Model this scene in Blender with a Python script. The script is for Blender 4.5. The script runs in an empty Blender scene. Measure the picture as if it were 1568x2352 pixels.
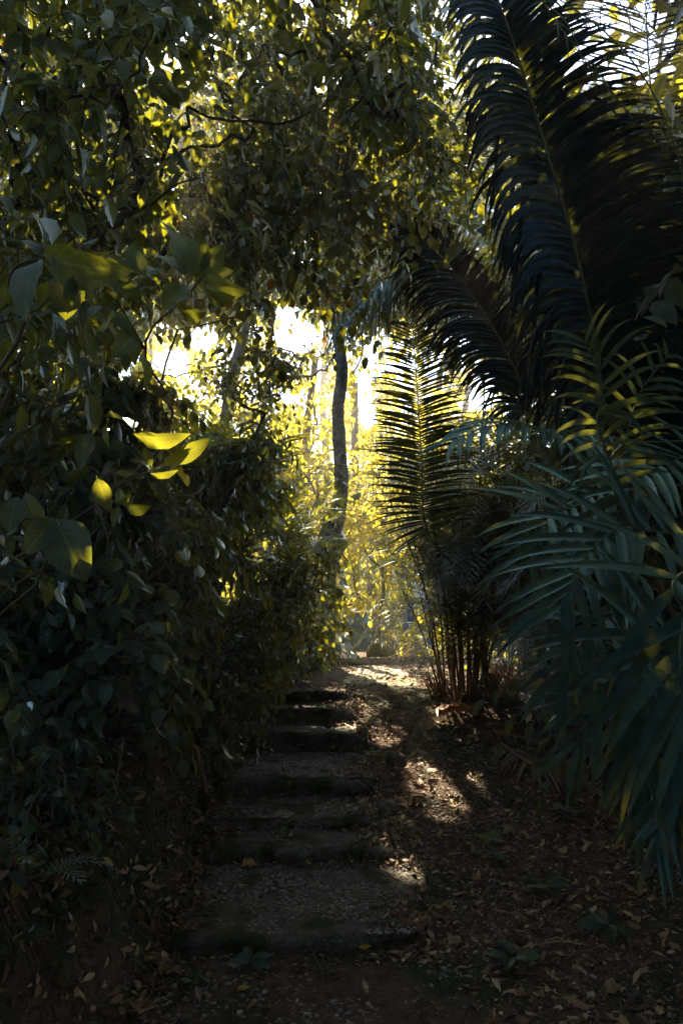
import bpy, math
import numpy as np
from math import radians as R

# ------------------------------------------------------------------ camera, sky, sun, exposure
scene = bpy.context.scene
C = scene.collection
PITCH = R(7.0); FPX = 1829.0; EYE = np.array([0.0, 0.0, 1.6])
cam_d = bpy.data.cameras.new("camera"); cam = bpy.data.objects.new("camera", cam_d); C.objects.link(cam)
cam.location = EYE; cam.rotation_euler = (R(90) + PITCH, 0, 0)
cam_d.sensor_fit = 'VERTICAL'; cam_d.sensor_height = 36; cam_d.lens = 28.0
cam_d.clip_start = 0.05; cam_d.clip_end = 2000
scene.camera = cam

SUN_EL, SUN_AZ = R(42), R(-10)          # azimuth from +Y, positive to the right
SUND = np.array([math.sin(SUN_AZ) * math.cos(SUN_EL), math.cos(SUN_AZ) * math.cos(SUN_EL), math.sin(SUN_EL)])
w = bpy.data.worlds.new("World"); scene.world = w; w.use_nodes = True
nt = w.node_tree
sky = nt.nodes.new("ShaderNodeTexSky"); sky.sky_type = 'NISHITA'; sky.sun_disc = False
sky.sun_elevation = SUN_EL; sky.sun_rotation = SUN_AZ
sky.air_density = 1.0; sky.dust_density = 0.6; sky.ozone_density = 3.0
bg = nt.nodes["Background"]; nt.links.new(sky.outputs[0], bg.inputs[0]); bg.inputs[1].default_value = 0.12
sd = bpy.data.lights.new("sun", 'SUN'); sun = bpy.data.objects.new("sun", sd); C.objects.link(sun)
sd.energy = 5.0; sd.angle = R(0.5); sd.color = (1.0, 0.82, 0.55)
from mathutils import Vector
sun.rotation_euler = Vector(SUND).to_track_quat('Z', 'Y').to_euler()
sun.location = (0, 0, 30)
scene.view_settings.view_transform = 'Standard'; scene.view_settings.look = 'None'
scene.view_settings.exposure = 2.6; scene.view_settings.gamma = 1.0
cy = scene.cycles
cy.max_bounces = 7; cy.diffuse_bounces = 4; cy.glossy_bounces = 2; cy.transmission_bounces = 5; cy.transparent_max_bounces = 4
cy.volume_bounces = 0; cy.use_denoising = True; cy.caustics_reflective = False; cy.caustics_refractive = False
cy.use_adaptive_sampling = True; cy.adaptive_threshold = 0.02

# ------------------------------------------------------------------ picture <-> world
CP, SP = math.cos(PITCH), math.sin(PITCH)
def P(px, py, Y):
    """the point at ground distance Y seen at (px, py) of a 1568 x 2352 picture"""
    u = (px - 784) / FPX; v = (1176 - py) / FPX
    d = np.array([u, CP - SP * v, SP + CP * v]); return EYE + d * (Y / d[1])
def proj(p):
    q = np.atleast_2d(p) - EYE
    f = q[:, 1] * CP + q[:, 2] * SP; up = -q[:, 1] * SP + q[:, 2] * CP
    f = np.where(f < 0.05, 0.05, f)
    return 784 + FPX * q[:, 0] / f, 1176 - FPX * up / f
def slope(py):
    v = (1176 - py) / FPX; return -(SP + CP * v) / (CP - SP * v)

# steps measured in the picture: riser foot, nosing, left x, right x
ROWS = [(2240, 2148, 392, 985), (1985, 1948, 480, 900), (1903, 1880, 470, 872), (1830, 1786, 508, 858),
        (1728, 1684, 512, 838), (1663, 1628, 568, 806), (1615, 1592, 608, 800)]
h = 1.6; STEPS = []
for yb, yt, xl, xr in ROWS:
    Y = h / slope(yb); h = slope(yt) * Y
    STEPS.append(dict(y=Y, z=1.6 - h, x0=P(xl, yt, Y)[0], x1=P(xr, yt, Y)[0]))
ZL = STEPS[-1]['z']
sy = np.array([s['y'] for s in STEPS]); sz = np.array([s['z'] for s in STEPS])

def vnoise(x, y, s, seed=0):
    """smooth value noise in numpy"""
    x = np.asarray(x, float) / s; y = np.asarray(y, float) / s
    xi = np.floor(x); yi = np.floor(y); fx = x - xi; fy = y - yi
    fx = fx * fx * (3 - 2 * fx); fy = fy * fy * (3 - 2 * fy)
    def hsh(a, b):
        v = np.sin(a * 127.1 + b * 311.7 + seed * 74.7) * 43758.5453
        return v - np.floor(v)
    return ((hsh(xi, yi) * (1 - fx) + hsh(xi + 1, yi) * fx) * (1 - fy) + (hsh(xi, yi + 1) * (1 - fx) + hsh(xi + 1, yi + 1) * fx) * fy) * 2 - 1

ramp_y = np.concatenate([[0, 2.6], sy + 0.25, [9.0, 11.5, 16, 30, 60, 300]])
ramp_z = np.concatenate([[0, 0.0], sz - 0.055, [ZL, ZL + .03, ZL + .05, ZL + .1, ZL - .5, ZL - 3]])
bank_y = np.array([0, 2.6, 3.6, 5, 6.5, 7.4, 8.5, 10.7, 13, 18, 40, 300])
bank_x = np.array([-.95, -.86, -.80, -.86, -.98, -.98, -.80, -.45, -.45, -.8, -2, -20])
def smooth(a, b, x):
    t = np.clip((x - a) / (b - a), 0, 1); return t * t * (3 - 2 * t)
def ground_z(x, y):
    x = np.asarray(x, float); y = np.asarray(y, float)
    z = np.interp(y, ramp_y, ramp_z)
    xl = np.interp(y, bank_y, bank_x) + 0.06 * vnoise(y, x, .35, 3)
    d = xl - x
    hb = np.interp(y, [0, 3, 5, 8, 11, 16, 40], [.62, .70, .72, .62, .5, .35, .2])
    z = z + hb * smooth(0.0, 0.30, d) + 0.30 * np.clip(d - .25, 0, 9) * np.interp(y, [0, 12, 40, 80], [1, .8, .3, 0])
    z = z + (0.07 * vnoise(x, y, .25, 1) + .035 * vnoise(x, y, .11, 2)) * smooth(.02, .25, d)
    r = np.clip(x - .5, 0, None)
    z = z + 0.05 * smooth(0, 1, r) * vnoise(x, y, .7, 5) + 0.06 * np.clip(x - 2.2, 0, 6) + .012 * vnoise(x, y, .18, 6)
    z = z + 7.5 * smooth(19, 44, y) + .5 * smooth(19, 30, y) * vnoise(x, y, 5, 8)
    return z
def top_z(x, y):
    """ground or the tread of a step"""
    z = ground_z(x, y)
    for i, s in enumerate(STEPS):
        y1 = STEPS[i + 1]['y'] if i + 1 < len(STEPS) else s['y'] + .7
        m = (x > s['x0']) & (x < s['x1']) & (y > s['y'] + .03) & (y < y1)
        z = np.where(m, np.maximum(z, s['z'] + .002), z)
    return z

# where the sun reaches the ground in the photograph: openings along the sun's direction
def gpt(px, py):
    Y = np.arange(1.8, 22, .01); a = P(px, py, 1.0) - EYE; x = EYE[0] + a[0] * Y; z = EYE[2] + a[2] * Y
    hit = np.nonzero(z <= top_z(x, Y))[0]; Yh = Y[hit[0]] if len(hit) else 15.0
    return P(px, py, Yh)
SPOTS = [(gpt(850, 1541), .34), (gpt(880, 1548), .26), (gpt(820, 1553), .2), (gpt(920, 1562), .22), (gpt(1000, 1800), .125), (gpt(1010, 1840), .09), (gpt(985, 1770), .05), (gpt(1050, 1655), .16),
         (gpt(760, 1597), .07), (gpt(700, 1626), .05), (gpt(790, 1675), .09), (gpt(925, 2005), .05), (gpt(950, 1690), .07),
         (gpt(1130, 1640), .06), (gpt(830, 1640), .05), (gpt(1100, 1800), .05), (gpt(900, 1610), .07), (gpt(1210, 1600), .1),
         (gpt(1185, 1655), .07), (gpt(880, 1700), .05), (P(830, 1450, 14), .25)]
SKYGAPS = [(680, 775, 52, 42), (655, 722, 22, 20), (470, 778, 34, 26), (395, 835, 44, 34), (285, 860, 20, 18), (665, 918, 26, 15),
           (835, 900, 22, 50), (845, 960, 24, 26), (1103, 908, 40, 40), (1062, 800, 9, 60), (700, 5, 36, 16), (1340, 45, 75, 14),
           (1420, 100, 150, 115), (735, 860, 10, 40), (1390, 520, 12, 7), (1060, 1190, 8, 8), (560, 870, 14, 10)]
DAPPLE = [(P(440, 640, 1.9), .26, .6), (P(370, 1060, 1.75), .16, .7), (P(270, 1150, 1.85), .06, .6), (P(110, 590, 1.45), .14, .4), (P(930, 250, 6), .7, .4), (P(1380, 900, 2.4), .2, .5)]
def keep(p, rng, depth=2.2, pad=.03):
    """openings in the leaf cover: sun shafts that reach the ground, gaps to the sky, room round the camera"""
    k = np.linalg.norm(p - EYE, axis=1) > 0.95
    for q, r in SPOTS:
        r = max(r, .07); v = p - q; t = v @ SUND; dd = np.linalg.norm(v - np.outer(t, SUND), axis=1)
        k &= ~((dd < r * 1.1 + pad) & (t > .1) & ((rng.random(len(p)) < .93) | (r > .2)))
    for q, r, pr in DAPPLE:
        v = p - q; t = v @ SUND; dd = np.linalg.norm(v - np.outer(t, SUND), axis=1)
        k &= ~((dd < r) & (t > .35) & (rng.random(len(p)) < pr))
    x, y = proj(p)
    for gx, gy, rx, ry in SKYGAPS:
        e = ((x - gx) / rx) ** 2 + ((y - gy) / ry) ** 2
        k &= ~((e < 1) & (p[:, 1] > depth) & (rng.random(len(p)) < .96))
    return k

# ------------------------------------------------------------------ mesh building
def nrm(a):
    a = np.asarray(a, float); n = np.linalg.norm(a, axis=-1, keepdims=True); return a / np.where(n < 1e-9, 1, n)
class MB:
    def __init__(s): s.v = []; s.f = []; s.uv = []; s.n = 0
    def add(s, v, f, uv=None):
        v = np.asarray(v, np.float32).reshape(-1, 3); f = np.asarray(f, np.int32).reshape(-1, 4)
        if not len(v): return
        s.v.append(v); s.f.append(f + s.n); s.n += len(v)
        s.uv.append(np.zeros((len(v), 2), np.float32) if uv is None else np.asarray(uv, np.float32))
    def build(s, name, mat, parent=None, smooth=True):
        me = bpy.data.meshes.new(name)
        if s.v:
            v = np.concatenate(s.v); f = np.concatenate(s.f); uv = np.concatenate(s.uv)
            me.vertices.add(len(v)); me.vertices.foreach_set("co", v.ravel())
            me.loops.add(len(f) * 4); me.loops.foreach_set("vertex_index", f.ravel())
            me.polygons.add(len(f)); me.polygons.foreach_set("loop_start", np.arange(0, len(f) * 4, 4, dtype=np.int32))
            ul = me.uv_layers.new(name="UVMap"); ul.data.foreach_set("uv", uv[f.ravel()].ravel())
            me.polygons.foreach_set("use_smooth", np.full(len(f), smooth))
            me.update(calc_edges=True)
        me.materials.append(mat)
        o = bpy.data.objects.new(name, me); C.objects.link(o)
        if parent is not None:
            o.parent = parent; o.matrix_parent_inverse = parent.matrix_basis.inverted()
        return o
def tag(o, label=None, cat=None, group=None, kind=None):
    for k, v in (('label', label), ('category', cat), ('group', group), ('kind', kind)):
        if v: o[k] = v
    return o
def empty(name, loc, label, cat, group=None):
    o = bpy.data.objects.new(name, None); C.objects.link(o); o.location = [float(c) for c in loc]; o.empty_display_size = .1
    return tag(o, label, cat, group)

def leaf_T(n=5, width=.5, belly=.42, tip=1.0, fold=.18, droop=.18, cols=1, wave=0.0, petiole=0.0, heart=0.0, cup=0.0):
    """unit leaf along +x, lying in xy; quads only"""
    u = np.linspace(0, 1, n + 1)
    a = np.where(u < belly, np.sin(np.minimum(u / belly, 1) * math.pi / 2) ** (.75), np.clip(np.cos(np.clip((u - belly) / (1 - belly), 0, 1) * math.pi / 2), 0, 1) ** tip)
    wv = np.clip(a, .03, 1) * width / 2
    ys = np.linspace(-1, 1, 2 * cols + 1)
    V = []; UV = []
    for i, uu in enumerate(u):
        for c in ys:
            y = c * wv[i]
            x = uu - heart * abs(c) ** 1.5 * math.exp(-uu * 5)
            z = abs(y) * fold * 2 - droop * uu ** 2 + wave * math.sin(uu * 17 + c * 3) * abs(c) * wv[i] * 2 - cup * y * y * 4
            V.append((x + petiole, y, z)); UV.append((uu, .5 + c * .5))
    m = 2 * cols + 1; F = [(i * m + j, (i + 1) * m + j, (i + 1) * m + j + 1, i * m + j + 1) for i in range(n) for j in range(m - 1)]
    V = np.array(V); F = np.array(F); UV = np.array(UV)
    if petiole:
        t = .012; k = len(V)
        V = np.vstack([V, [(0, -t, 0), (petiole + .02, -t, 0.002), (petiole + .02, t, 0.002), (0, t, 0)]]); F = np.vstack([F, [(k, k + 1, k + 2, k + 3)]])
        UV = np.vstack([UV, [(0, .5)] * 4])
    return V, F, UV
def place(mb, T, pos, X, N, S):
    V, F, UV = T; n = len(pos)
    if n == 0: return
    X = nrm(X); Y = nrm(np.cross(N, X)); Z = np.cross(X, Y); S = np.broadcast_to(np.asarray(S, float), (n,))
    v = pos[:, None, :] + S[:, None, None] * (V[None, :, 0, None] * X[:, None] + V[None, :, 1, None] * Y[:, None] + V[None, :, 2, None] * Z[:, None])
    f = F[None] + (np.arange(n) * len(V))[:, None, None]
    mb.add(v.reshape(-1, 3), f.reshape(-1, 4), np.tile(UV, (n, 1)))
def tube(mb, pts, rad, k=6, jit=0, rng=None):
    pts = np.asarray(pts, float); n = len(pts); rad = np.broadcast_to(np.asarray(rad, float), (n,))
    t = nrm(np.gradient(pts, axis=0)); ref = np.array([0.31, .17, .93]) if abs(t[:, 2]).mean() < .8 else np.array([1., .1, 0.])
    a = nrm(np.cross(t, ref)); b = np.cross(t, a); th = np.linspace(0, 2 * math.pi, k, endpoint=False)
    rr = rad[:, None] * (np.ones((n, k)) if not jit else 1 + jit * rng.uniform(-1, 1, (n, k)))
    v = pts[:, None] + rr[..., None] * (np.cos(th)[None, :, None] * a[:, None] + np.sin(th)[None, :, None] * b[:, None])
    i = np.arange(n - 1)[:, None] * k; j = np.arange(k)[None]; j2 = (j + 1) % k
    f = np.stack([i + j, i + j2, i + k + j2, i + k + j], -1).reshape(-1, 4)
    uv = np.stack([np.repeat(np.linspace(0, 1, n), k), np.tile(np.linspace(0, 1, k), n)], -1)
    mb.add(v.reshape(-1, 3), f, uv)
def tubes(mb, P0, k=3, r0=.004, r1=.0015):
    """many thin twigs at once: P0 (n, m, 3)"""
    n, m, _ = P0.shape
    if n == 0: return
    t = nrm(np.gradient(P0, axis=1)); a = nrm(np.cross(t, [.21, .33, .9])); b = np.cross(t, a)
    th = np.linspace(0, 2 * math.pi, k, endpoint=False); rr = np.linspace(r0, r1, m)
    v = P0[:, :, None] + rr[None, :, None, None] * (np.cos(th)[None, None, :, None] * a[:, :, None] + np.sin(th)[None, None, :, None] * b[:, :, None])
    i = np.arange(m - 1)[:, None] * k; j = np.arange(k)[None]; j2 = (j + 1) % k
    f = np.stack([i + j, i + j2, i + k + j2, i + k + j], -1).reshape(-1, 4)
    F = f[None] + (np.arange(n) * m * k)[:, None, None]
    mb.add(v.reshape(-1, 3), F.reshape(-1, 4))
def spline(cp, n=24):
    cp = np.asarray(cp, float); p = np.vstack([2 * cp[0] - cp[1], cp, 2 * cp[-1] - cp[-2]]); out = []
    m = len(cp) - 1
    for t in np.linspace(0, m, n):
        i = min(int(t), m - 1); u = t - i; a, b, c, d = p[i:i + 4]
        out.append(.5 * ((2 * b) + (c - a) * u + (2 * a - 5 * b + 4 * c - d) * u * u + (3 * b - a - 3 * c + d) * u ** 3))
    return np.array(out)

# ------------------------------------------------------------------ materials
def mat(name):
    m = bpy.data.materials.new(name); m.use_nodes = True; t = m.node_tree; t.nodes.clear()
    o = t.nodes.new("ShaderNodeOutputMaterial"); return m, t, t.nodes, t.links, o
def leaf_mat(name, c1, c2, t1, t2, rough=.45, gloss=.5, odd=None, vein=.0, tw=.5, tip=0.0, sheen=(.8, .92, .95)):
    """thin leaf: diffuse and translucent, a waxy sheen; the colour varies from leaf to leaf"""
    m, t, N, L, out = mat(name)
    g = N.new("ShaderNodeNewGeometry")
    def ramp(a, b, x=None):
        r = N.new("ShaderNodeValToRGB"); r.color_ramp.elements[0].color = (*a, 1); r.color_ramp.elements[1].color = (*b, 1)
        if x is not None:
            e = r.color_ramp.elements.new(.98); e.color = (*b, 1); r.color_ramp.elements[-1].position = .985; r.color_ramp.elements[-1].color = (*x, 1)
        L.new(g.outputs["Random Per Island"], r.inputs[0]); return r
    a = ramp(c1, c2, odd); b = ramp(t1, t2, tuple(min(1, c * 1.6) for c in odd) if odd else None)
    ca, cb = a.outputs[0], b.outputs[0]
    tc = N.new("ShaderNodeTexCoord"); nz = N.new("ShaderNodeTexNoise"); nz.inputs["Scale"].default_value = 18; nz.inputs["Detail"].default_value = 5
    L.new(tc.outputs["Object"], nz.inputs["Vector"])
    mr = N.new("ShaderNodeMapRange"); mr.inputs[1].default_value = .3; mr.inputs[2].default_value = .7; mr.inputs[3].default_value = .6; mr.inputs[4].default_value = 1.3
    L.new(nz.outputs[0], mr.inputs[0])
    fac = mr.outputs[0]
    if vein:
        sp = N.new("ShaderNodeSeparateXYZ"); L.new(tc.outputs["UV"], sp.inputs[0])
        def M(op, *a):
            q = N.new("ShaderNodeMath"); q.operation = op
            for i, x in enumerate(a):
                if isinstance(x, (int, float)): q.inputs[i].default_value = x
                else: L.new(x, q.inputs[i])
            return q.outputs[0]
        ay = M('ABSOLUTE', M('SUBTRACT', sp.outputs[1], .5))
        mid = M('SUBTRACT', 1, M('MULTIPLY', ay, 24)); mid = M('MAXIMUM', mid, 0)
        s = M('SINE', M('MULTIPLY', M('SUBTRACT', sp.outputs[0], M('MULTIPLY', ay, .7)), 46))
        s = M('MULTIPLY', M('MAXIMUM', M('SUBTRACT', s, .86), 0), 4)
        vv = M('MINIMUM', M('ADD', mid, s), 1)
        fac = M('MULTIPLY', fac, M('SUBTRACT', 1, M('MULTIPLY', vv, -vein)))
    def mul(c):
        q = N.new("ShaderNodeMix"); q.data_type = 'RGBA'; q.blend_type = 'MULTIPLY'; q.inputs[0].default_value = 1
        L.new(c, q.inputs[6]); L.new(fac, q.inputs[7])
        if not tip: return q.outputs[2]
        sx = N.new("ShaderNodeSeparateXYZ"); L.new(tc.outputs["UV"], sx.inputs[0]); n2 = N.new("ShaderNodeTexNoise"); n2.inputs["Scale"].default_value = 7; L.new(tc.outputs["Object"], n2.inputs["Vector"])
        a1 = N.new("ShaderNodeMath"); a1.operation = 'MULTIPLY_ADD'; a1.inputs[1].default_value = tip; L.new(n2.outputs[0], a1.inputs[0]); L.new(sx.outputs[0], a1.inputs[2])
        r1 = N.new("ShaderNodeMapRange"); r1.inputs[1].default_value = .93 + tip * .5; r1.inputs[2].default_value = 1.0 + tip * .5; L.new(a1.outputs[0], r1.inputs[0])
        q2 = N.new("ShaderNodeMix"); q2.data_type = 'RGBA'; L.new(r1.outputs[0], q2.inputs[0]); L.new(q.outputs[2], q2.inputs[6]); q2.inputs[7].default_value = (.17, .10, .04, 1); return q2.outputs[2]
    d = N.new("ShaderNodeBsdfDiffuse"); L.new(mul(ca), d.inputs[0])
    tr = N.new("ShaderNodeBsdfTranslucent"); L.new(mul(cb), tr.inputs[0])
    ad = N.new("ShaderNodeMixShader"); ad.inputs[0].default_value = tw; L.new(d.outputs[0], ad.inputs[1]); L.new(tr.outputs[0], ad.inputs[2])
    gl = N.new("ShaderNodeBsdfGlossy"); gl.inputs["Roughness"].default_value = rough; gl.inputs[0].default_value = (*sheen, 1)
    fr = N.new("ShaderNodeFresnel"); fr.inputs[0].default_value = 1.42
    mg = N.new("ShaderNodeMath"); mg.operation = 'MULTIPLY'; mg.inputs[1].default_value = gloss; L.new(fr.outputs[0], mg.inputs[0])
    mx = N.new("ShaderNodeMixShader"); L.new(mg.outputs[0], mx.inputs[0]); L.new(ad.outputs[0], mx.inputs[1]); L.new(gl.outputs[0], mx.inputs[2])
    L.new(mx.outputs[0], out.inputs[0]); return m
def solid(name, c1, c2, scale=8, rough=.8, bump=.3, stretch=(1, 1, 1), c3=None, s3=2.0, island=False, bscale=None, spec=.3):
    m, t, N, L, out = mat(name)
    p = N.new("ShaderNodeBsdfPrincipled"); p.inputs["Roughness"].default_value = rough; p.inputs["Specular IOR Level"].default_value = spec
    tc = N.new("ShaderNodeTexCoord"); mp = N.new("ShaderNodeMapping"); mp.inputs["Scale"].default_value = stretch; L.new(tc.outputs["Object"], mp.inputs[0])
    nz = N.new("ShaderNodeTexNoise"); nz.inputs["Scale"].default_value = scale; nz.inputs["Detail"].default_value = 8; nz.inputs["Roughness"].default_value = .65
    L.new(mp.outputs[0], nz.inputs[0])
    r = N.new("ShaderNodeValToRGB"); r.color_ramp.elements[0].position = .35; r.color_ramp.elements[1].position = .65
    r.color_ramp.elements[0].color = (*c1, 1); r.color_ramp.elements[1].color = (*c2, 1)
    if island:
        g = N.new("ShaderNodeNewGeometry"); r.color_ramp.elements[0].position = 0; r.color_ramp.elements[1].position = 1; L.new(g.outputs["Random Per Island"], r.inputs[0])
        if isinstance(island, (list, tuple)):
            for pos, col in island:
                e = r.color_ramp.elements.new(pos); e.color = (*col, 1)
    else: L.new(nz.outputs[0], r.inputs[0])
    col = r.outputs[0]
    if c3:
        n3 = N.new("ShaderNodeTexNoise"); n3.inputs["Scale"].default_value = s3; n3.inputs["Detail"].default_value = 6; L.new(tc.outputs["Object"], n3.inputs[0])
        r3 = N.new("ShaderNodeValToRGB"); r3.color_ramp.elements[0].position = .48; r3.color_ramp.elements[1].position = .6; L.new(n3.outputs[0], r3.inputs[0])
        mx = N.new("ShaderNodeMix"); mx.data_type = 'RGBA'; L.new(r3.outputs[0], mx.inputs[0]); L.new(col, mx.inputs[6]); mx.inputs[7].default_value = (*c3, 1); col = mx.outputs[2]
    L.new(col, p.inputs["Base Color"])
    if bump:
        nb = nz
        if bscale:
            nb = N.new("ShaderNodeTexNoise"); nb.inputs["Scale"].default_value = bscale; nb.inputs["Detail"].default_value = 6; L.new(mp.outputs[0], nb.inputs[0])
        b = N.new("ShaderNodeBump"); b.inputs["Strength"].default_value = bump; b.inputs["Distance"].default_value = .03; L.new(nb.outputs[0], b.inputs["Height"]); L.new(b.outputs[0], p.inputs["Normal"])
    L.new(p.outputs[0], out.inputs[0]); return m

M_big = leaf_mat("broad leaf", (.028, .065, .060), (.05, .11, .09), (.19, .21, .015), (.36, .35, .02), rough=.42, vein=.8, gloss=.4)
M_lime = leaf_mat("young leaf", (.07, .12, .04), (.10, .16, .05), (.24, .25, .018), (.36, .34, .025), rough=.45, vein=.35)
M_vine = leaf_mat("vine leaf", (.022, .055, .045), (.045, .09, .07), (.19, .20, .015), (.40, .37, .022), rough=.4, odd=(.30, .12, .02))
M_dark = leaf_mat("undergrowth leaf", (.022, .056, .044), (.045, .10, .070), (.18, .19, .014), (.36, .33, .02), rough=.38, gloss=.5, odd=(.22, .17, .03))
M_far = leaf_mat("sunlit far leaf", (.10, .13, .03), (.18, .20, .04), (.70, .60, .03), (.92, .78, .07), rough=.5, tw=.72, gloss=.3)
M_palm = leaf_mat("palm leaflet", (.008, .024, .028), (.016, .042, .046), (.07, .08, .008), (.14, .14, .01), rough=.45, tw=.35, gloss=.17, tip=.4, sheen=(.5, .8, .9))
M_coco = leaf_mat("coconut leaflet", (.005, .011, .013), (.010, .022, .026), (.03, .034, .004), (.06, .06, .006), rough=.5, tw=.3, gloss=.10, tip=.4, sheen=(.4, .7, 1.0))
M_areca = leaf_mat("areca leaflet", (.016, .052, .054), (.030, .080, .078), (.12, .14, .015), (.24, .24, .02), rough=.45, tw=.42, gloss=.17, tip=.5, sheen=(.5, .85, .85))
M_feather = leaf_mat("feather palm leaflet", (.04, .07, .04), (.07, .10, .05), (.22, .22, .015), (.38, .34, .02), rough=.5, gloss=.25)
M_litter = solid("dry leaf", (.05, .028, .016), (.30, .20, .11), scale=30, rough=.6, bump=.2,
                 island=[(.3, (.11, .05, .024)), (.6, (.21, .11, .055)), (.8, (.32, .20, .11)), (.93, (.44, .33, .20)), (.97, (.36, .27, .06))])
M_pebble = solid("pebble", (.05, .05, .05), (.40, .37, .32), rough=.55, bump=.1, island=[(.3, (.09, .09, .085)), (.6, (.17, .16, .14)), (.85, (.25, .19, .13)), (.93, (.16, .19, .22))])
M_soil = solid("forest soil", (.045, .026, .017), (.13, .075, .046), scale=14, rough=.95, bump=1.0, c3=(.03, .04, .012), s3=1.6, bscale=40)
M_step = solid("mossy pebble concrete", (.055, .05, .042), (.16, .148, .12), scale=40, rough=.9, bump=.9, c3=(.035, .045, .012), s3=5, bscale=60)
M_bark = solid("dark bark", (.018, .014, .010), (.07, .052, .036), scale=10, rough=.9, bump=1, stretch=(1, 1, .25), c3=(.12, .12, .10), s3=16)
M_palebark = solid("pale bark", (.10, .075, .05), (.22, .17, .12), scale=12, rough=.85, bump=.6, stretch=(1, 1, .4))
M_twig = solid("twig", (.07, .05, .03), (.14, .10, .06), scale=20, rough=.8, bump=.3)
M_cane = solid("palm cane", (.06, .045, .02), (.15, .10, .04), scale=8, rough=.6, bump=.2, c3=(.10, .04, .018), s3=6)
M_rachis = solid("palm rachis", (.05, .07, .04), (.09, .11, .06), scale=10, rough=.5, bump=.1)
M_dry = solid("dead frond", (.22, .12, .05), (.40, .24, .11), scale=20, rough=.7, bump=.3, stretch=(1, 1, 1))
M_orange = solid("palm sheath", (.36, .13, .04), (.55, .24, .08), scale=16, rough=.5, bump=.4, stretch=(.2, 2, 1))
M_moss = solid("mossy rock", (.06, .06, .015), (.16, .14, .035), scale=9, rough=.95, bump=.8, c3=(.12, .10, .08), s3=3)
M_drum = solid("green drum plastic", (.012, .09, .06), (.02, .13, .085), scale=5, rough=.4, bump=.05, c3=(.02, .07, .09), s3=3, spec=.5)
M_drumlid = solid("drum rim", (.12, .12, .12), (.2, .2, .2), scale=8, rough=.5, bump=.1)
M_blue = solid("blue plastic", (.012, .07, .28), (.018, .09, .34), scale=6, rough=.35, bump=.03, spec=.5)
M_pale = solid("pale panel", (.55, .62, .66), (.66, .72, .75), scale=4, rough=.6, bump=.05)
M_foil = solid("blue grey tarpaulin", (.18, .26, .28), (.30, .38, .40), scale=22, rough=.35, bump=.6, spec=.6)
M_slab = solid("sun patch concrete", (.22, .18, .12), (.48, .42, .32), scale=7, rough=.85, bump=.5, c3=(.13, .13, .04), s3=2.2, bscale=50)
M_yellow = leaf_mat("yellow fallen leaf", (.42, .26, .03), (.50, .33, .05), (.4, .25, .03), (.45, .3, .04), vein=.25, tw=.3)

# leaf shapes
T_big = leaf_T(8, .50, .42, .9, .16, .20, cols=2, wave=.05, petiole=.10)
T_slim = leaf_T(8, .38, .42, .9, .18, .28, cols=2, wave=.05, petiole=.08)
T_round = leaf_T(7, .74, .38, .75, .10, .22, cols=2, wave=.05, petiole=.12, heart=.10)
T_mid = leaf_T(4, .55, .42, .9, .15, .22, petiole=.12)
T_heart = leaf_T(4, .78, .36, .8, .12, .20, petiole=.2, heart=.1)
T_low = leaf_T(3, .55, .45, .8, .15, .18)
T_lance = leaf_T(4, .22, .38, .9, .2, .35)
T_dry = leaf_T(3, .42, .45, .9, .45, -.22)
T_dry2 = leaf_T(3, .5, .45, .8, -.3, .3, cup=1.2)

# ------------------------------------------------------------------ the ground: one sheet to the horizon
def ground():
    a = np.concatenate([-np.geomspace(90, 6.2, 22), np.arange(-6, 6.01, .05), np.geomspace(6.2, 90, 22)])
    b = np.concatenate([-np.geomspace(40, 1.2, 16), np.arange(-1, 1.2, .2), np.arange(1.25, 13, .05), np.arange(13.2, 20, .25), np.geomspace(20.5, 140, 24)])
    X, Y = np.meshgrid(a, b); Z = ground_z(X, Y)
    # the ground dips under the steps so that only their own concrete shows
    for i, s in enumerate(STEPS):
        y1 = STEPS[i + 1]['y'] if i + 1 < len(STEPS) else s['y'] + .6
        m = (X > s['x0'] + .06) & (X < s['x1'] - .06) & (Y > s['y'] + .07) & (Y < y1 + .04)
        Z = np.where(m, np.minimum(Z, s['z'] - .07), Z)
    v = np.stack([X, Y, Z], -1).reshape(-1, 3); nx = len(a)
    i = np.arange(len(b) - 1)[:, None] * nx + np.arange(nx - 1)[None]
    f = np.stack([i, i + 1, i + nx + 1, i + nx], -1).reshape(-1, 4)
    mb = MB(); mb.add(v, f); o = mb.build("ground", M_soil); tag(o, "dark forest soil with a steep bank left of the steps", "ground", kind="structure")
ground()

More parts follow.
